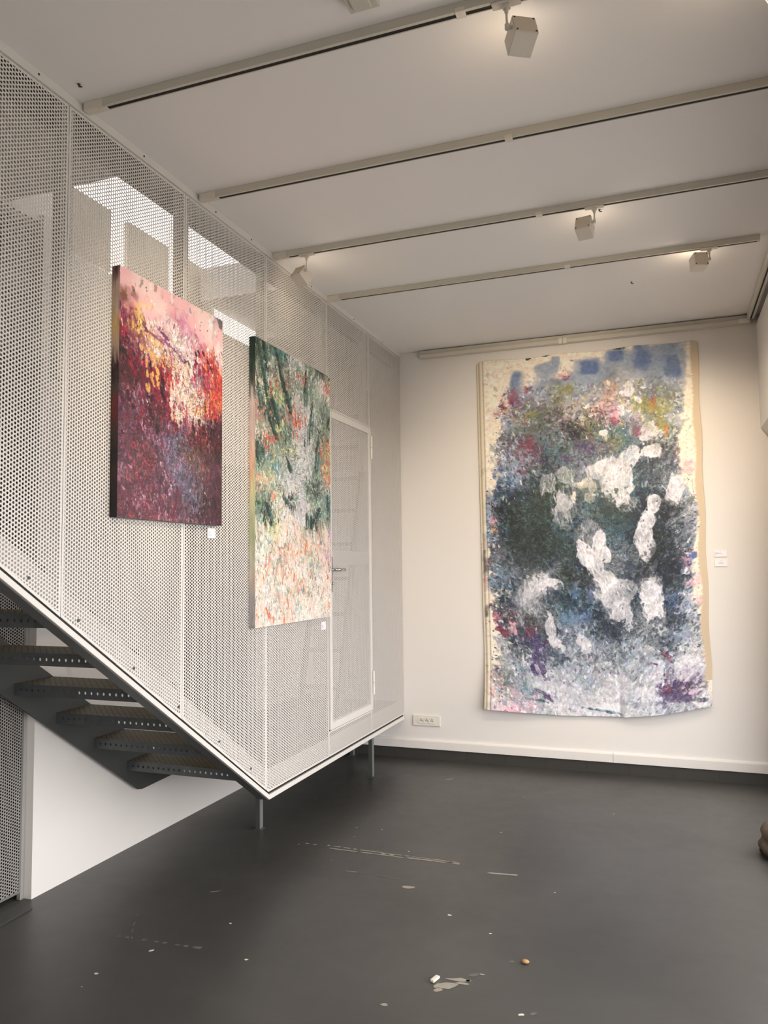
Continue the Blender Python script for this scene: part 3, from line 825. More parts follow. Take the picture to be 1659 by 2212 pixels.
ROWS2 = """
G S T T W W S S K S
G C S G W W S g W R
S K C S g W S S W p
G C S R g S S S g S
C S Y S S W g g S S
S S Y G S p W W S K
S K S S R R W W S S
R S K S R p W S K S
S S Y S S W W g S R
C R S G S W W g S Y
G T Y S Y W W S S R
G g S W S W W g S Y
S S T g W W W S S O
S Y g W W W S G g p
O p S W W C S K g S
S S Y C C W S S S T
G S C W K W C S S S
S G C C C W p G S S
S K Y C p C S K p S
C Y Y C C p S p S V
g S C C p p p p p p
C C p O C O S p p V
C p S p C p C S p p
C C p O C C C S C p
p C S C p p C C C p
C C C C C O S p C p
p C p S C C C C p C
C C C p S C p C C C
C p C p C C C C C C
"""
def small_painting(name, label, rows, pal, y0, y1, z0, z1, seed, edge_cols, k, extra):
    W = int((y1-y0)/.0024); H = int((z1-z0)/.0024)
    P = Painter(rows, pal, W, H, seed)
    vert = lambda u, v, r: PI/2 + r.normal()*.45
    calm = (lambda u, v, r: r.random() < .05 if v < .15+.03*math.sin(u*9) else True) if "red" in name or seed == 31 else None
    P.dabs(1600, 4, 11, 1.7, vert, jit=.5, lum=.12, hue=6, keep=calm)
    P.dabs(5000, 1.6, 5, 2.2, vert, jit=.6, lum=.2, hue=7, keep=calm)
    P.dabs(5000, .8, 2.2, 2.2, vert, jit=.8, lum=.34, hue=9, al=(.5,.95), keep=calm)
    extra(P)
    L = P.img.mean(-1)
    if seed == 31:
        low = np.clip((np.linspace(0,1,H)[:,None] - .16)*8, 0, 1) * np.ones((1,W))
        P.scribble(seed+20, 26, .35, .90, (38,16,24), .75, low)
        P.scribble(seed+22, 38, .5, .92, (58,20,34), .6, low)
        P.scribble(seed+24, 30, .4, .93, (226,176,176), .5, low)
        P.scribble(seed+26, 44, .5, .93, (150,120,150), .4, low)
        P.grain(seed+28, .20*low+.04)
        g = P.img.mean(-1, keepdims=True); q = np.clip((np.linspace(0,1,H)[:,None,None] - .5)*5, 0, 1)
        P.img = P.img*(1-q) + ((g + (P.img-g)*.78)*.86)*q
    else:
        low = np.clip((.66 - np.linspace(0,1,H)[:,None])*6, .12, 1) * np.ones((1,W))
        P.scribble(seed+20, 24, .35, .90, (30,44,40), .8, low)
        P.scribble(seed+22, 40, .4, .92, (64,84,76), .6, low)
        P.scribble(seed+24, 30, .35, .92, (240,228,214), .6)
        P.scribble(seed+26, 40, .4, .94, (206,120,84), .5)
        P.grain(seed+28, .14)
    P.img = np.clip(P.img, 4, 248)
    T = .038
    yy = np.linspace(y0, y1, W)[None, :]; zz = np.linspace(z1, z0, H)[:, None]
    pos = np.zeros((H, W, 3)); pos[..., 1] = yy; pos[..., 2] = zz
    lum = P.img.mean(-1); pos[..., 0] = T + (lum - lum.mean())/255*.0012
    e = thing(name, label, "painting", (0, (y0+y1)/2, z0), "stretched abstract paintings hung on the mesh screen")
    paint_grid("painted_canvas", pos, P.linear(k), M["paint"], e)
    # wrapped sides of the stretcher, with the paint that ran over them
    mbs = []
    per = [(y0,z1),(y0,z0),(y1,z0),(y1,z1),(y0,z1)]
    n = 60; pts = []; cols = []
    for a, b in zip(per[:-1], per[1:]):
        for i in range(n):
            q = i/n; pts.append((a[0]+(b[0]-a[0])*q, a[1]+(b[1]-a[1])*q))
    pts.append(per[0])
    Wd = 9; pos2 = np.zeros((len(pts), Wd, 3)); col = np.zeros((len(pts), Wd, 3))
    rr = np.random.default_rng(seed+9); nz = vnoise(len(pts), Wd, 4, seed+10, 3)
    for i, (y, z) in enumerate(pts):
        pos2[i,:,1] = y; pos2[i,:,2] = z; pos2[i,:,0] = np.linspace(.002, T, Wd)
        v = (z1-z)/(z1-z0)
        if abs(y-y0) < 1e-6:
            f = v*(len(edge_cols)-1); j = min(int(f), len(edge_cols)-2); q = np.clip((f-j) + (nz[i]-.5)*1.6, 0, 1)[:,None]
            c = np.array(edge_cols[j])*(1-q)+np.array(edge_cols[j+1])*q
        else:
            uu = int(np.clip((y-y0)/(y1-y0)*(W-1),0,W-1)); vv = int(np.clip(v*(H-1),0,H-1))
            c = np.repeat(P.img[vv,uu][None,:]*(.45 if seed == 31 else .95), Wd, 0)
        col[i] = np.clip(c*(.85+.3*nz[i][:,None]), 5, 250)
    c = col/255.; c = np.where(c<=.04045,c/12.92,((c+.055)/1.055)**2.4)*np.array(k)
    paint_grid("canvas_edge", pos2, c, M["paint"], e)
    m = MB(); m.box(.001,.003,y0+.004,y1-.004,z0+.004,z1-.004); m.build("backing", M["wood_panel"], e)
    return e
def extra1(P):
    W, H = P.W, P.H; r = P.r
    d = lambda u,v,a,b,an,c,al=.9,**k: P.dab(u*W, v*H, a*W, b*W, math.radians(an), c, al, **k)
    d(.30,.225,.10,.009,12,(130,56,116),.7); d(.42,.235,.08,.008,18,(150,70,130),.7); d(.38,.20,.06,.014,25,(110,40,100),.8)
    d(.55,.28,.08,.011,35,(130,60,116),.65); d(.62,.29,.05,.02,30,(70,20,60),.9); d(.64,.34,.08,.012,50,(170,90,150),.7)
    d(.45,.29,.07,.012,70,(180,90,140),.6); d(.20,.18,.05,.012,70,(150,90,130),.7)
    for u,v in ((.73,.21),(.70,.225),(.78,.205),(.83,.235),(.86,.26),(.70,.26)): d(u,v,.022,.011,50,(80,25,60),.95,rag=.3)
    d(.57,.11,.04,.09,15,(206,140,176),.45)
    d(.97,.02,.05,.03,60,(110,100,105),.9)
    for i in range(16): d(r.uniform(.1,.9), r.uniform(.03,.25), .006,.005,0,(70,20,50),.9,rag=.2)
    for i in range(26): d(r.uniform(.66,.92), r.uniform(.26,.48), .03*r.random()+.01,.012,80+r.normal()*25,[(214,60,60),(232,110,70),(240,150,90),(160,30,50)][r.integers(4)],.9)
    for i in range(34): d(r.uniform(.45,.68), r.uniform(.30,.56), .05*r.random()+.015,.016,75+r.normal()*20,[(250,232,212),(246,220,196),(244,204,170)][r.integers(3)],.85)
    for i in range(46): d(r.uniform(.02,.42), r.uniform(.32,.62), .05*r.random()+.012,.014,80+r.normal()*25,[(60,18,30),(30,14,20),(140,28,50),(110,22,44)][r.integers(4)],.9)
    for i in range(40): d(r.uniform(.60,.99), r.uniform(.54,.66), .025*r.random()+.008,.012,80+r.normal()*30,[(32,16,22),(60,20,30),(120,26,46)][r.integers(3)],.9)
    for i in range(18): d(r.uniform(.22,.34), r.uniform(.30,.46), .04*r.random()+.012,.012,80+r.normal()*20,[(240,196,110),(226,170,96)][r.integers(2)],.85)
    for i in range(14): d(r.uniform(.10,.22), r.uniform(.14,.30), .05*r.random()+.012,.014,75+r.normal()*20,[(240,196,110),(150,100,90),(120,60,80)][r.integers(3)],.8)
    for i in range(150): d(r.random(), r.uniform(.5,1), .010*r.random()+.003,.005,r.uniform(0,180),[(200,150,160),(30,16,26),(150,80,104),(60,24,44),(130,118,150)][r.integers(5)],.75,rag=.5)
def extra2(P):
    W, H = P.W, P.H; r = P.r
    d = lambda u,v,a,b,an,c,al=.9,**k: P.dab(u*W, v*H, a*W, b*W, math.radians(an), c, al, **k)
    for u,v,L,an in ((.08,.10,.16,70),(.10,.03,.12,75),(.30,.09,.14,65),(.38,.17,.12,62),(.04,.20,.10,80),(.22,.22,.14,60),(.62,.10,.14,95),(.70,.22,.14,100),(.78,.36,.12,100),(.20,.30,.12,50),(.62,.30,.10,90),(.40,.42,.06,60),(.45,.53,.07,-20),(.35,.55,.06,40),(.15,.60,.10,60),(.63,.61,.06,90),(.70,.63,.05,90),(.80,.58,.07,-40),(.95,.55,.10,90),(.03,.40,.08,85)):
        d(u,v,L,.02,an,(26,44,40),.9,streak=.4); d(u+.03,v+.01,L*.7,.012,an,(52,110,104),.8)
    for i in range(40): d(r.uniform(.45,.66), r.uniform(.15,.62), .07*r.random()+.02,.022,85+r.normal()*15,[(224,218,222),(212,206,212),(232,224,220)][r.integers(3)],.8,streak=.3)
    for u,v in ((.18,.15),(.46,.24),(.50,.30),(.48,.27),(.87,.30),(.85,.34),(.92,.41),(.20,.34),(.13,.38),(.60,.08),(.52,.06),(.20,.56)):
        for i in range(5): d(u+r.normal()*.025, v+r.normal()*.015, .022*r.random()+.006,.009,85+r.normal()*20,[(214,92,80),(232,130,92),(190,70,70),(240,170,130)][r.integers(4)],.9)
    for i in range(60): d(r.random(), r.uniform(.62,.99), .035*r.random()+.008,.009,88+r.normal()*14,[(232,120,78),(240,160,120),(222,96,64),(178,186,176)][r.choice(4,p=[.35,.3,.15,.2])],.85)
    for i in range(160): d(r.random(), r.uniform(.64,1), .06*r.random()+.01,.014,88+r.normal()*14,[(252,240,222),(248,228,206),(244,214,196)][r.integers(3)],.75,streak=.4)
    for i in range(120): d(r.random(), r.uniform(.55,1), .012*r.random()+.004,.004,80+r.normal()*25,[(110,100,80),(180,90,60),(90,110,90)][r.integers(3)],.8,rag=.4)
small_painting("abstract_painting", "abstract painting in pink, crimson and dark purple, left of the two on the mesh screen", ROWS1, PAL1, 2.460, 3.218, 1.754, 2.765, 31,
    [(70,30,34),(206,176,160),(200,172,150),(214,178,120),(190,160,140),(40,18,24),(70,56,50),(110,34,36),(60,40,34),(24,14,16),(50,26,28),(20,12,14),(16,10,12)], K1, extra1)
small_painting("abstract_painting", "tall abstract painting in green and cream above coral flecks, beside the mesh door", ROWS2, PAL2, 3.540, 4.505, 1.236, 2.780, 47,
    [(30,50,44),(30,54,48),(70,80,70),(226,200,196),(214,190,186),(238,200,176),(228,180,150),(222,212,160),(204,204,164),(186,190,146),(206,200,176),(210,188,170),(170,160,160),(186,178,172)], K2, extra2)

PAL3 = dict(C=(238,222,202), b=(150,160,174), B=(86,108,150), D=(46,58,72), K=(28,32,36), G=(58,70,66), g=(112,126,116), y=(146,142,88), w=(216,212,212), W=(230,225,226), s=(172,172,174), S=(122,128,136), p=(142,112,128), P=(84,62,106), r=(140,62,86), k=(236,172,182), o=(206,168,144), t=(122,156,182), n=(100,94,90), T=(76,110,120), O=(196,116,50))
ROWS3 = """
C C C C C C C C C b C b b C
C C C C b C b b b b b B b C
C C b b b S b b S s s b S C
C C b p b y b s o s s S b C
C p o g n n s o p w y y S C
C b b g g p s n k b s y b C
C b S n S S K y T S p y b C
C S p r T g S P y T S w g C
C b b p D T S S S T D n S k
C B b g D S S S S S D D S k
C B b D G G S S S g D S S C
b D D G G G S g G T D D S b
b K G G G G S T G G D K S s
b K G G G T D S T G D K S s
t D G G G T D D T D D D S s
w D G G G G K S S D K K S b
p S S G D G D S S S K D K b
S S S S S G D S S S S K D k
b t S S S G S S S D S D D b
C D S s S T B S S D S D S w
C D S S S T t D S D S D B w
C p n n S S b D K S S K S s
C S S p D S b S D S s S b s
w s D P S b S b S s S D b w
s s w P b s S s S b s S s w
g s b s s b s s s s b b w w
k g s T s w b s s s w p P s
C s b s w b s w w b w P p w
w k k s w w w W w s w b s w
"""
W3, H3 = 416, 682
P3 = Painter(ROWS3, PAL3, W3, H3, 63)
def prof(pts):
    return np.interp(np.linspace(0, 1, H3), [p[0] for p in pts], [p[1] for p in pts])
Lp = prof([(0,.36),(.03,.26),(.06,.19),(.10,.13),(.15,.10),(.2,.12),(.27,.07),(.33,.065),(.4,.05),(.47,.02),(.6,.03),(.70,.06),(.78,.075),(.85,.085),(.92,.03),(1,.02)])
Rp = prof([(0,.90),(.1,.925),(.2,.91),(.3,.885),(.38,.91),(.45,.95),(.55,.955),(.62,.925),(.7,.93),(.8,.965),(1,.975)])
e1 = (vnoise(H3, W3, 26, 81, 4, .65) - .5)*.14; u_ = np.linspace(0,1,W3)[None,:]
bare = np.maximum(np.clip((Lp[:,None] + e1 - u_)*60, 0, 1), np.clip((u_ - Rp[:,None] - e1*.5)*60, 0, 1))
e2 = (vnoise(H3, W3, 12, 83, 4, .6) - .5)*.10; v_ = np.linspace(0,1,H3)[:,None]
bare = np.maximum(bare, np.clip((.07 - .055*np.clip((u_-.35)*2.2,0,1) + e2 - v_)*50, 0, 1))
P3.img = P3.img*(1-bare[...,None]) + np.array((238,222,202))*bare[...,None]
flow = lambda u, v, r: (PI/2 + (u-.5)*1.6 + r.normal()*.6) if v > .2 else r.uniform(0, PI)
edge_n = vnoise(H3, W3, 14, 71, 4)
def inside3(u, v, r):
    b = bare[min(H3-1,int(v*H3)), min(W3-1,int(u*W3))]
    if v < .09: return r.random() < .08
    return b < .5 or r.random() < .03
P3.dabs(2000, 3, 9, 1.6, flow, jit=.5, lum=.08, hue=4, al=(.4,.8), keep=inside3)
P3.dabs(7000, 1.5, 3.6, 2.2, flow, jit=.6, lum=.18, hue=5, al=(.4,.85), keep=inside3)
P3.dabs(9000, .8, 1.9, 2.4, flow, jit=.7, lum=.2, hue=4, al=(.35,.8), keep=inside3)
X0, X1, Z1, Z0 = .660, 2.325, 3.186, .470
for (x, z, rx, rz, ang, c, al) in FEAT:
    cx = (x-X0)/(X1-X0)*W3; cy = (Z1-z)/(Z1-Z0)*H3; a = rx/(X1-X0)*W3; b = rz/(Z1-Z0)*H3
    if c in "wWsC":
        P3.veil(cx, cy, a*1.06, b*1.06, math.radians(ang), P3.pal[c], al)
        for q in range(int(rx*rz*6000*al)):
            t = P3.r.uniform(0, 2*PI); rad = math.sqrt(P3.r.random())*.95
            cc = np.array([(238,234,238),(226,222,226),(168,172,176),(128,136,142),(206,200,206)][P3.r.choice(5, p=[.34,.22,.18,.10,.16])])
            P3.dab(cx+a*rad*math.cos(t), cy+b*rad*math.sin(t), P3.r.uniform(4,13), P3.r.uniform(.7,1.7), PI/2+math.radians(ang)+P3.r.normal()*.35, cc, .55*al, rag=.6, streak=.6)
    elif c == "B" and al > .9: P3.dab(cx, cy, a, b, math.radians(ang), P3.pal[c], .85, rag=1.4, streak=.5, hard=2)
    elif c in "bB": P3.swath(cx, cy, a, b, math.radians(ang), P3.pal[c], al)
    else: P3.dab(cx, cy, a*1.08, b*1.08, math.radians(ang), P3.pal[c], al, rag=.9, streak=.5, hard=4)
L3 = P3.img.mean(-1); dark = np.clip((165 - L3)/40, 0, 1)*(1-bare); lite = np.clip((L3-120)/40, 0, 1)*(1-bare)
vm = np.clip((v_-.10)*12, 0, 1)
P3.scribble(201, 44, .6, .86, (24,28,30), .75, dark*vm, 5)
P3.scribble(221, 64, .7, .86, (30,36,40), .7, dark*vm, 5)
P3.scribble(203, 50, .9, .92, (40,48,52), .7, np.clip(dark+.25,0,1)*vm*(1-bare))
P3.scribble(205, 40, .8, .90, (112,130,124), .6, dark*vm)
P3.scribble(207, 46, .8, .945, (96,124,164), .5, vm*(1-bare))
P3.scribble(209, 36, .7, .93, (232,228,226), .6, np.clip(lite,0,1)*np.clip((v_-.6)*4,0,1))
P3.scribble(211, 44, .8, .955, (86,58,84), .5, vm*(1-bare))
P3.grain(213, .13, .8)
P3.img = np.clip(128 + (P3.img-128)*1.12, 6, 246)
P3.dabs(1500, .7, 1.6, 2.0, flow, jit=.8, lum=.34, hue=5, al=(.35,.75), keep=lambda u,v,r: inside3(u,v,r) and r.random() < .5)
r3 = P3.r
for i in range(120):    # splashes off the left edge
    v = r3.uniform(.1,.98); P3.dab((.085-.05*abs(r3.normal()) + (.06 if v < .3 else 0))*W3, v*H3, r3.uniform(.8,4), r3.uniform(.6,1.6), r3.uniform(-.6,.6), [(50,62,84),(96,44,70),(60,80,70),(70,90,140),(200,110,120)][r3.integers(5)], .85)
for i in range(60):
    v = r3.uniform(.3,.98); P3.dab((.955+.012*r3.normal())*W3, v*H3, r3.uniform(.8,3), r3.uniform(.6,1.6), r3.uniform(-.6,.6), [(60,72,94),(70,90,140),(150,160,150),(220,150,165)][r3.integers(4)], .8)
# bare cloth margins: hem on the left, tan selvedge on the right
uu = (np.arange(W3)+.5)/W3; vv = (np.arange(H3)+.5)/H3
for j in range(H3):
    wv = 1 - .3*max(0, 1-vv[j]*8)
    e = .965 - .004*math.sin(j*.05) + .002*r3.normal(); mk = np.clip((uu-e)*120, 0, 1)[:,None] * (0 if vv[j] > .93 else 1)
    P3.img[j] = P3.img[j]*(1-mk) + np.array((214,192,160))*mk
    mk = (np.clip((.032-uu)*160, 0, 1)*(.9 if vv[j] < .5 else .7))[:,None]
    P3.img[j] = P3.img[j]*(1-mk) + np.array((220,204,174))*mk
    for e2, dk in ((.031,.30),(.013,.18)):
        mk = np.exp(-((uu-e2)/.003)**2)[:,None]*(.5+edge_n[j].mean())*dk; P3.img[j] *= (1-mk)
    if vv[j] > .09:
        mk = (np.exp(-((uu-.02)/.010)**2)*np.clip((edge_n[j]-.56)*7,0,1)*(.25 if vv[j] < .55 else .8))[:,None]; P3.img[j] = P3.img[j]*(1-mk)+np.array((70,66,62))*mk
for i in range(14): P3.dab(.935*W3, (.235+.012*i)*H3, 1.6, .7, r3.uniform(-.8,.8), (120,110,110), .6)
P3.dab(.955*W3, .40*H3, .7, 18, 0, (130,130,150), .6, rag=.3); P3.dab(.962*W3,.455*H3,4,4,0,(150,150,172),.7)
for i in range(9): P3.dab((.945+.012*math.sin(i*2.1))*W3, (.468+.006*i)*H3, 2.6, .9, r3.uniform(-.8,.8), (60,62,66), .8)
# the cloth: hangs flat near the top, loose and waved at the hem
u = np.linspace(0, 1, W3)[None,:]; v = np.linspace(0, 1, H3)[:,None]
def zbot(u): return np.interp(u, [0,.02,.18,.35,.5,.61,.63,.8,1.0], [.432,.428,.414,.405,.412,.420,.418,.455,.530])
zb = zbot(u); pos = np.zeros((H3, W3, 3))
xl = .660 + .020*v; xr = 2.321 + .006*v + .004*np.sin(v*30)
pos[...,0] = xl*(1-u) + xr*u
ztop = 3.186 + .006*np.sin(u*19) - .018*np.exp(-(u/.012)**2) - .014*np.exp(-((1-u)/.012)**2)
pos[...,2] = ztop*(1-v) + zb*v
lv = np.clip((v-.80)/.2, 0, 1)
bul = .008 + .006*np.sin(u*7+v*4)*np.clip(v*3,0,1) + lv**2*(.030 + .022*np.sin(u*9.0+.6) + .03*np.exp(-(u/.08)**2)) - .016*lv*np.exp(-((u-.615)/.012)**2) + .004*np.sin(u*23+v*11)*v
bul += .006*np.exp(-((u-.018)/.008)**2)
pos[...,1] = YB - .006 - np.maximum(.004, bul)
big = paint_grid("unstretched_canvas", pos, P3.linear(K3), M["paint_cloth"])
sm = big.modifiers.new("cloth", "SOLIDIFY"); sm.thickness = .003; sm.offset = 0
tag(big, "huge unstretched canvas with white figure shapes on dark blue-green, hanging on the back wall", "painting")

# ------------------------------------------------------------------ caption cards
def card(label, origin, right, up, out, w, h, lines, group):
    o = Vector(origin); right = Vector(right); up = Vector(up); out = Vector(out)
    e = thing("caption_card", label, "label", origin, group)
    m = MB(); m.obox(o+out*.003, right, up, out, w/2, h/2, .003); m.build("card", M["card"], e, bevel=.001)
    m = MB()
    for (a, b, y, t) in lines:       # rows of print too small to read: short strokes
        x = a
        while x < b:
            L = random.uniform(.002, .005); L = min(L, b-x+.0005)
            m.obox(o+right*(x+L/2)+up*y+out*.0064, right, up, out, L/2, t, .0002); x += L+.0011
    m.build("lettering", M["ink"], e)
    return e
L1 = [(-.028,-.012,.004,.0013),(-.027,-.014,-.004,.0010),(-.027,.004,-.009,.0009),(-.027,-.022,-.014,.0009)]
card("white caption card on the mesh under the pink and crimson painting", (.001,3.178,1.717), (0,1,0), (0,0,1), (1,0,0), .066, .050, L1, "caption cards on the mesh screen")
card("white caption card on the mesh under the green and coral painting", (.001,4.458,1.180), (0,1,0), (0,0,1), (1,0,0), .066, .050, L1, "caption cards on the mesh screen")
card("upper of two white caption cards to the right of the huge canvas", (2.416,YB-.006,1.612), (1,0,0), (0,0,1), (0,-1,0), .084, .047,
     [(-.003,.003,.018,.0015),(-.033,-.012,.007,.0013),(-.033,.010,.001,.0014),(-.034,-.024,-.006,.0018)], "caption cards beside the huge canvas")
card("lower of two white caption cards to the right of the huge canvas", (2.419,YB-.006,1.543), (1,0,0), (0,0,1), (0,-1,0), .084, .047,
     [(-.003,.003,.018,.0015),(-.014,.012,.004,.0013),(-.019,.016,-.004,.0016)], "caption cards beside the huge canvas")

# ------------------------------------------------------------------ socket outlet
so = thing("triple_socket", "white triple power socket low on the back wall, beside the mesh screen", "socket", (.190,YB-.006,.304))
m = MB(); m.box(.075,.306,YB-.018,YB-.006,.262,.346); m.build("cover_plate", M["plastic"], so, bevel=.004)
m = MB(); m.box(.120,.262,YB-.020,YB-.0181,.281,.327); m.build("insert_plate", M["plastic"], so, bevel=.002)
for x in (.146,.191,.236):
    m = MB(); n = 20; yf, yk = YB-.0225, YB-.0203
    V = []
    for y, r in ((yf,.0205),(yf,.0185),(yk,.0165),(yk,.0205)):
        V += [(x+r*math.cos(2*PI*q/n), y, .304+r*math.sin(2*PI*q/n)) for q in range(n)]
    F = []
    for a in (0,1,3):
        b = (a+1)%4
        F += [(a*n+q, a*n+(q+1)%n, b*n+(q+1)%n, b*n+q) for q in range(n)]
    F.append(tuple(range(2*n,3*n)))
    m.add(V, F); s_ = m.build("socket", M["plastic"], so)
    for dx, dz in ((-.007,-.001),(.007,-.001),(0,.009)):
        m = MB(); m.tube((x+dx,YB-.0203,.304+dz),(x+dx,YB-.0216,.304+dz),.0032,n=10); m.build("contact_hole", M["black"], s_)

# ================================================================== LIGHT TRACKS
def rail_x(label, x0, x1, y, joints, feed=True):
    t = thing("light_track", label, "light track", ((x0+x1)/2, y, ZC), "light tracks across the ceiling")
    z = ZC-.031; m = MB()
    a = x0+.075 if feed else x0
    m.box(a, x1, y-.016, y+.016, ZC-.010, ZC-.0005); m.box(a, x1, y-.016, y-.004, z, ZC-.010); m.box(a, x1, y+.012, y+.016, z, ZC-.010)
    m.build("housing", M["rail"], t)
    m = MB(); m.box(a+.004, x1-.004, y-.004, y+.012, z+.002, ZC-.010); m.build("slot", M["black"], t)
    if feed:
        m = MB(); m.box(x0, x0+.085, y-.018, y+.018, z-.001, ZC-.0005); m.box(x0+.06,x0+.10,y-.012,y+.013,z-.003,z); m.build("end_feed", M["lamp_white"], t, bevel=.002)
    m = MB(); m.box(x1-.002, x1+.012, y-.017, y+.017, z-.001, ZC-.0005); m.build("end_cap", M["rail"], t)
    for jx in joints:
        m = MB(); m.box(jx-.016, jx+.016, y-.0175, y+.0175, z-.003, z+.012); m.build("joint_clip", M["lamp_white"], t, bevel=.0015)
    return t
rail_x("light track across the ceiling nearest the viewer, first of four", .018, 2.60, 2.282, [1.496])
rail_x("second ceiling light track from the viewer, with no spotlight in view", .020, 2.60, 3.056, [1.500])
rail_x("third ceiling light track from the viewer, carrying two spotlights", .008, 2.60, 3.803, [1.509])
rail_x("fourth ceiling light track, the one nearest the back wall", .004, 2.580, 4.556, [1.560])
t = thing("wall_track", "light track along the top of the back wall, above the huge canvas", "light track", (1.43, YB-.03, 3.29))
m = MB(); m.box(.19,2.672,YB-.040,YB-.007,3.296,3.326); m.build("housing", M["rail"], t, bevel=.002)
m = MB(); m.box(.19,2.672,YB-.060,YB-.007,3.262,3.292); m.build("lower_channel", M["rail"], t, bevel=.002)
m = MB(); m.box(.20,2.56,YB-.036,YB-.010,3.2925,3.2955); m.build("slot", M["black"], t)
for jx in (1.335, 1.372):
    m = MB(); m.box(jx-.013,jx+.013,YB-.066,YB-.0600,3.256,3.300); m.build("joint_clip", M["plastic"], t, bevel=.001)
m = MB(); m.box(2.60,2.674,YB-.063,YB-.0605,3.262,3.296); m.build("end_cap", M["plastic"], t)
t = thing("wall_track", "round-edged light track along the top of the right wall", "light track", (2.68, 4.0, 3.28))
m = MB(); m.box(2.655,2.675,-1.0,5.985,3.285,3.331); m.box(2.675,2.70,-1.0,5.985,3.318,3.331); m.build("housing", M["rail"], t, bevel=.006)
m = MB(); m.box(2.6755,2.684,-1.0,5.98,3.290,3.316); m.build("slot", M["black"], t)
m = MB(); m.box(2.684,2.702,-1.0,5.985,3.285,3.317); m.build("lower_channel", M["rail"], t, bevel=.004)

# ------------------------------------------------------------------ spotlights
def spotlight(label, top, kn, side, aim, watt, beam=None, cone=80, flip=1):
    """cube head on a thin stem; kn = knuckle point on the head's side face"""
    top = Vector(top); kn = Vector(kn); side = Vector(side).normalized(); aim = Vector(aim).normalized()
    aim = (aim - side*aim.dot(side)).normalized(); up = side.cross(aim)
    e = thing("track_spotlight", label, "spotlight", (top.x, top.y, ZC-.034), "cube spotlights on the ceiling tracks")
    m = MB(); m.box(top.x-.045, top.x+.045, top.y-.015, top.y+.015, ZC-.040, ZC-.0315); m.box(top.x-.012, top.x+.012, top.y-.010, top.y+.010, ZC-.052, ZC-.040)
    m.build("track_adapter", M["lamp_white"], e, bevel=.002)
    m = MB(); m.tube((top.x,top.y,ZC-.052),(top.x,top.y,ZC-.066),.0065); m.tube((top.x,top.y,ZC-.066),(kn.x,kn.y,kn.z),.0038)
    m.tube((kn.x,kn.y,kn.z-.008),(kn.x,kn.y,kn.z+.008),.0075); m.tube(kn, kn+side*flip*.0145,.006)
    m.build("stem", M["lamp_white"], e)
    c = kn + side*flip*.053 + aim*.022 - Vector((0,0,.006))
    m = MB(); m.obox(c, side, up, aim, .038, .038, .040); h = m.build("lamp_head", M["lamp_white"], e, bevel=.002)
    m = MB(); m.obox(c-aim*.0415, side, up, aim, .037, .037, .0012); bp = m.build("back_plate", M["lamp_plate"], h)
    for i in (-1,1):
        for j in (-1,1):
            m = MB(); p = c - aim*.0426 + side*i*.031 + up*j*.031; m.tube(p, p-aim*.002, .0032, n=8); m.build("screw", M["dark_steel"], bp)
    m = MB(); m.tube(c+aim*.0402, c+aim*.0415, .030, n=20); m.build("lens", M["lens"], h)
    L = bpy.data.lights.new("spot_beam", "SPOT"); L.energy = watt; L.spot_size = math.radians(cone); L.spot_blend = .9; L.shadow_soft_size = .028
    L.color = (1.0, .80, .58)
    lo = bpy.data.objects.new("spot_beam", L); C.objects.link(lo)
    lo.location = c + aim*.050
    lo.rotation_euler = (Vector(beam).normalized() if beam else aim).to_track_quat('-Z', 'Y').to_euler()
    P = bpy.data.lights.new("lamp_spill", "POINT"); P.energy = SPILL; P.shadow_soft_size = .025; P.color = (1.0, .80, .58)
    po = bpy.data.objects.new("lamp_spill", P); C.objects.link(po); po.location = c + aim*.075
    return e
m_, nt_, b_ = new_mat("lit lamp lens"); M["lens"] = m_
b_.inputs["Base Color"].default_value = rgb(255,240,210); b_.inputs["Emission Color"].default_value = rgb(255,226,180); b_.inputs["Emission Strength"].default_value = 6
spotlight("white cube spotlight on the track nearest the viewer", (1.642,2.282,0), (1.643,2.282,3.221), (.86,.50,0), (-.5,.86,-.42), LAMP_1, (-1.68,1.75,-1.05), 52)
spotlight("white cube spotlight with one bright side, above the green and coral painting", (.215,3.803,0), (.213,3.803,3.210), (-.94,.34,0), (.42,.68,-.6), 12, None, 70)
spotlight("white cube spotlight with beige back plate on the third track", (1.778,3.803,0), (1.777,3.803,3.225), (-.985,.16,0), (.15,.90,-.40), LAMP_3, (-.5,2.24,-1.25), 78)
spotlight("white cube spotlight on the track nearest the back wall", (2.335,4.556,0), (2.336,4.556,3.238), (-.94,-.32,0), (-.32,.94,-.14), LAMP_4, (-.02,1.48,-1.7), 92)
spotlight("white cube spotlight on the nearest track, just above the top edge of the photo", (2.40,2.282,0), (2.40,2.282,3.221), (.3,.95,0), (-.9,.25,-.40), LAMP_5, (-2.4,.57,-.95), 40)

# small ceiling fittings
for lab, x, y in (("small dark screw hook in the ceiling beside the mesh screen", .082, 2.167), ("small dark ceiling hook beside a cube spotlight on the third track", 1.795, 3.915), ("small dark ceiling hook between the last track and the back wall", 1.904, 5.028)):
    m = MB(); m.tube((x,y,ZC-.010),(x,y,ZC-.0003),.003,n=8); m.tube((x,y,ZC-.010),(x+.012,y+.003,ZC-.012),.003,n=8); m.tube((x,y,ZC-.003),(x,y,ZC-.0005),.006,n=10)
    tag(m.build("ceiling_hook", M["dark_steel"]), lab, "hook", "hooks in the ceiling")
m = MB(); m.box(1.17,1.27,2.05,2.155,ZC-.035,ZC-.0005); m.box(1.19,1.25,2.07,2.14,ZC-.045,ZC-.035)
tag(m.build("ceiling_fitting", M["rail"], bevel=.004), "cream ceiling fitting cut off by the top edge of the photo", "ceiling fitting")

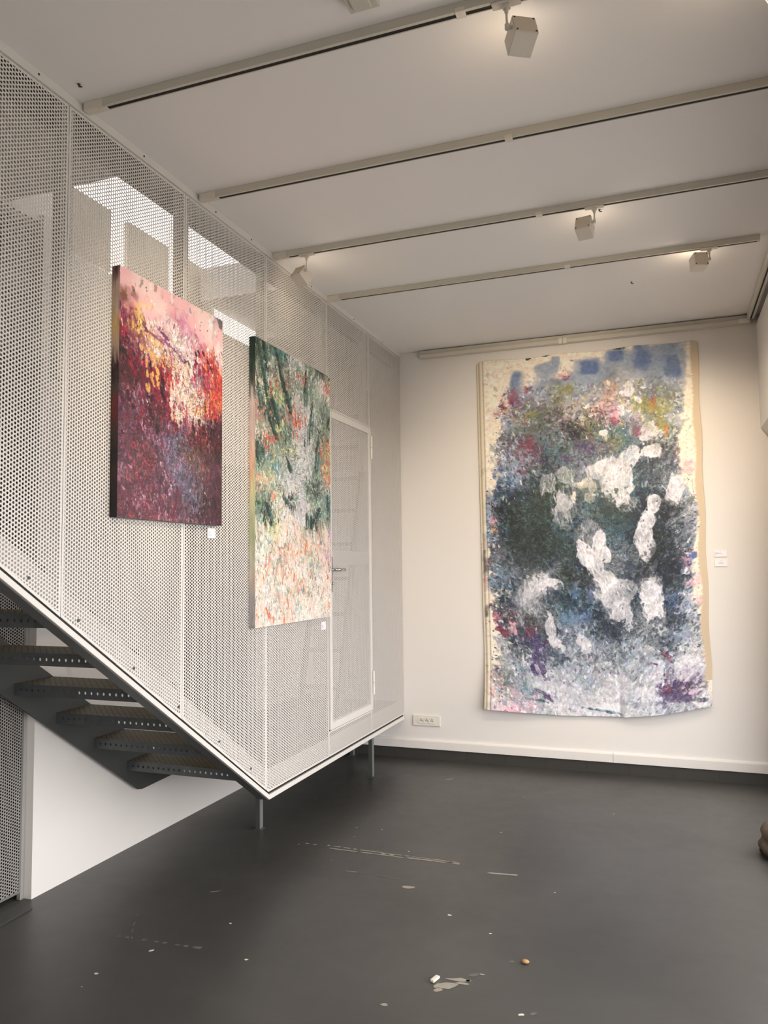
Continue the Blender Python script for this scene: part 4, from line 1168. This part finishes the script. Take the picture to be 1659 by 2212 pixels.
# ------------------------------------------------------------------ the slouched bag at the right edge
bg = thing("fabric_bag", "brown slouched suede bag on the floor at the right edge of the photo", "bag", (2.63, 4.62, 0))
def slump(name, prof, mat, seed, n=48):
    """soft round body from a (radius, height) profile with uneven folds"""
    mb = MB(); V = []
    for k, (rd, z) in enumerate(prof):
        for q in range(n):
            a = 2*PI*q/n
            w = 1 + .035*math.sin(5*a+seed) + .02*math.sin(11*a+9*z+seed) + .015*math.sin(7*a-14*z)
            V.append((2.635+math.cos(a)*rd*w, 4.62+math.sin(a)*rd*.86*w, z + .004*math.sin(4*a+k*.3)*min(1, k/3)))
    F = [(k*n+q, k*n+(q+1)%n, (k+1)*n+(q+1)%n, (k+1)*n+q) for k in range(len(prof)-1) for q in range(n)]
    F += [tuple(range(n))[::-1], tuple(range((len(prof)-1)*n, len(prof)*n))]
    mb.add(V, F)
    return mb.build(name, mat, bg, smooth=True)
slump("bag_body", [(.168,.0225),(.174,.032),(.177,.045),(.176,.058),(.168,.070),(.160,.080),(.158,.090),(.163,.102),(.166,.116),(.163,.132),(.154,.148),(.142,.163),(.126,.178),(.104,.192),(.074,.203),(.038,.209),(.006,.211)], M["bag"], 1.0)
slump("bag_base", [(.150,.0006),(.166,.005),(.171,.012),(.170,.0222)], M["bag_dark"], 1.0)  # darker band round the bottom of the bag

# ================================================================== LIGHT
w = bpy.data.worlds.new("overcast sky"); bpy.context.scene.world = w; w.use_nodes = True
bgn = w.node_tree.nodes["Background"]; bgn.inputs["Color"].default_value = (1.0, .968, .955, 1); bgn.inputs["Strength"].default_value = SKY
def portal(name, loc, rot, sx, sy):
    L = bpy.data.lights.new(name, "AREA"); L.shape = "RECTANGLE"; L.size = sx; L.size_y = sy; L.cycles.is_portal = True
    o = bpy.data.objects.new(name, L); C.objects.link(o); o.location = loc; o.rotation_euler = rot
portal("window_portal", (XR+.22, (RW1-3.4)/2, (.12+RWT)/2), (PI/2, 0, PI/2), RW1+3.4, RWT-.12)
portal("stair_portal", (-1.72, 5.5, 3.9), (PI/2, 0, -PI/2), 4.9, 1.75)

# ================================================================== CAMERA
cam = bpy.data.cameras.new("camera"); co = bpy.data.objects.new("camera", cam); C.objects.link(co)
yaw, pitch, roll = 3.50610224e-01, 7.02556446e-02, -1.16055447e-02
cy_, sy_ = math.cos(yaw), math.sin(yaw)
f = Vector((-sy_*math.cos(pitch), cy_*math.cos(pitch), math.sin(pitch))); r = Vector((cy_, sy_, 0)); uP = r.cross(f)
r2 = r*math.cos(roll) + uP*math.sin(roll); u2 = uP*math.cos(roll) - r*math.sin(roll)
co.matrix_world = Matrix(((r2.x,u2.x,-f.x,2.0507),(r2.y,u2.y,-f.y,0.0),(r2.z,u2.z,-f.z,1.55),(0,0,0,1)))
cam.sensor_fit = "HORIZONTAL"; cam.sensor_width = 36.0; cam.lens = 36.0*1661.0/1659.0; cam.clip_start = .05
S = bpy.context.scene; S.camera = co
S.view_settings.view_transform = "Standard"; S.view_settings.look = "None"; S.view_settings.gamma = 1.0; S.view_settings.use_curve_mapping = False
S.view_settings.exposure = EXPO
S.cycles.adaptive_threshold = 0.02; S.cycles.max_bounces = 7; S.cycles.diffuse_bounces = 4; S.cycles.glossy_bounces = 3; S.cycles.transmission_bounces = 2; S.cycles.transparent_max_bounces = 16
S.cycles.caustics_reflective = False; S.cycles.caustics_refractive = False
S.cycles.sample_clamp_indirect = 6.0
S.cycles.use_denoising = True
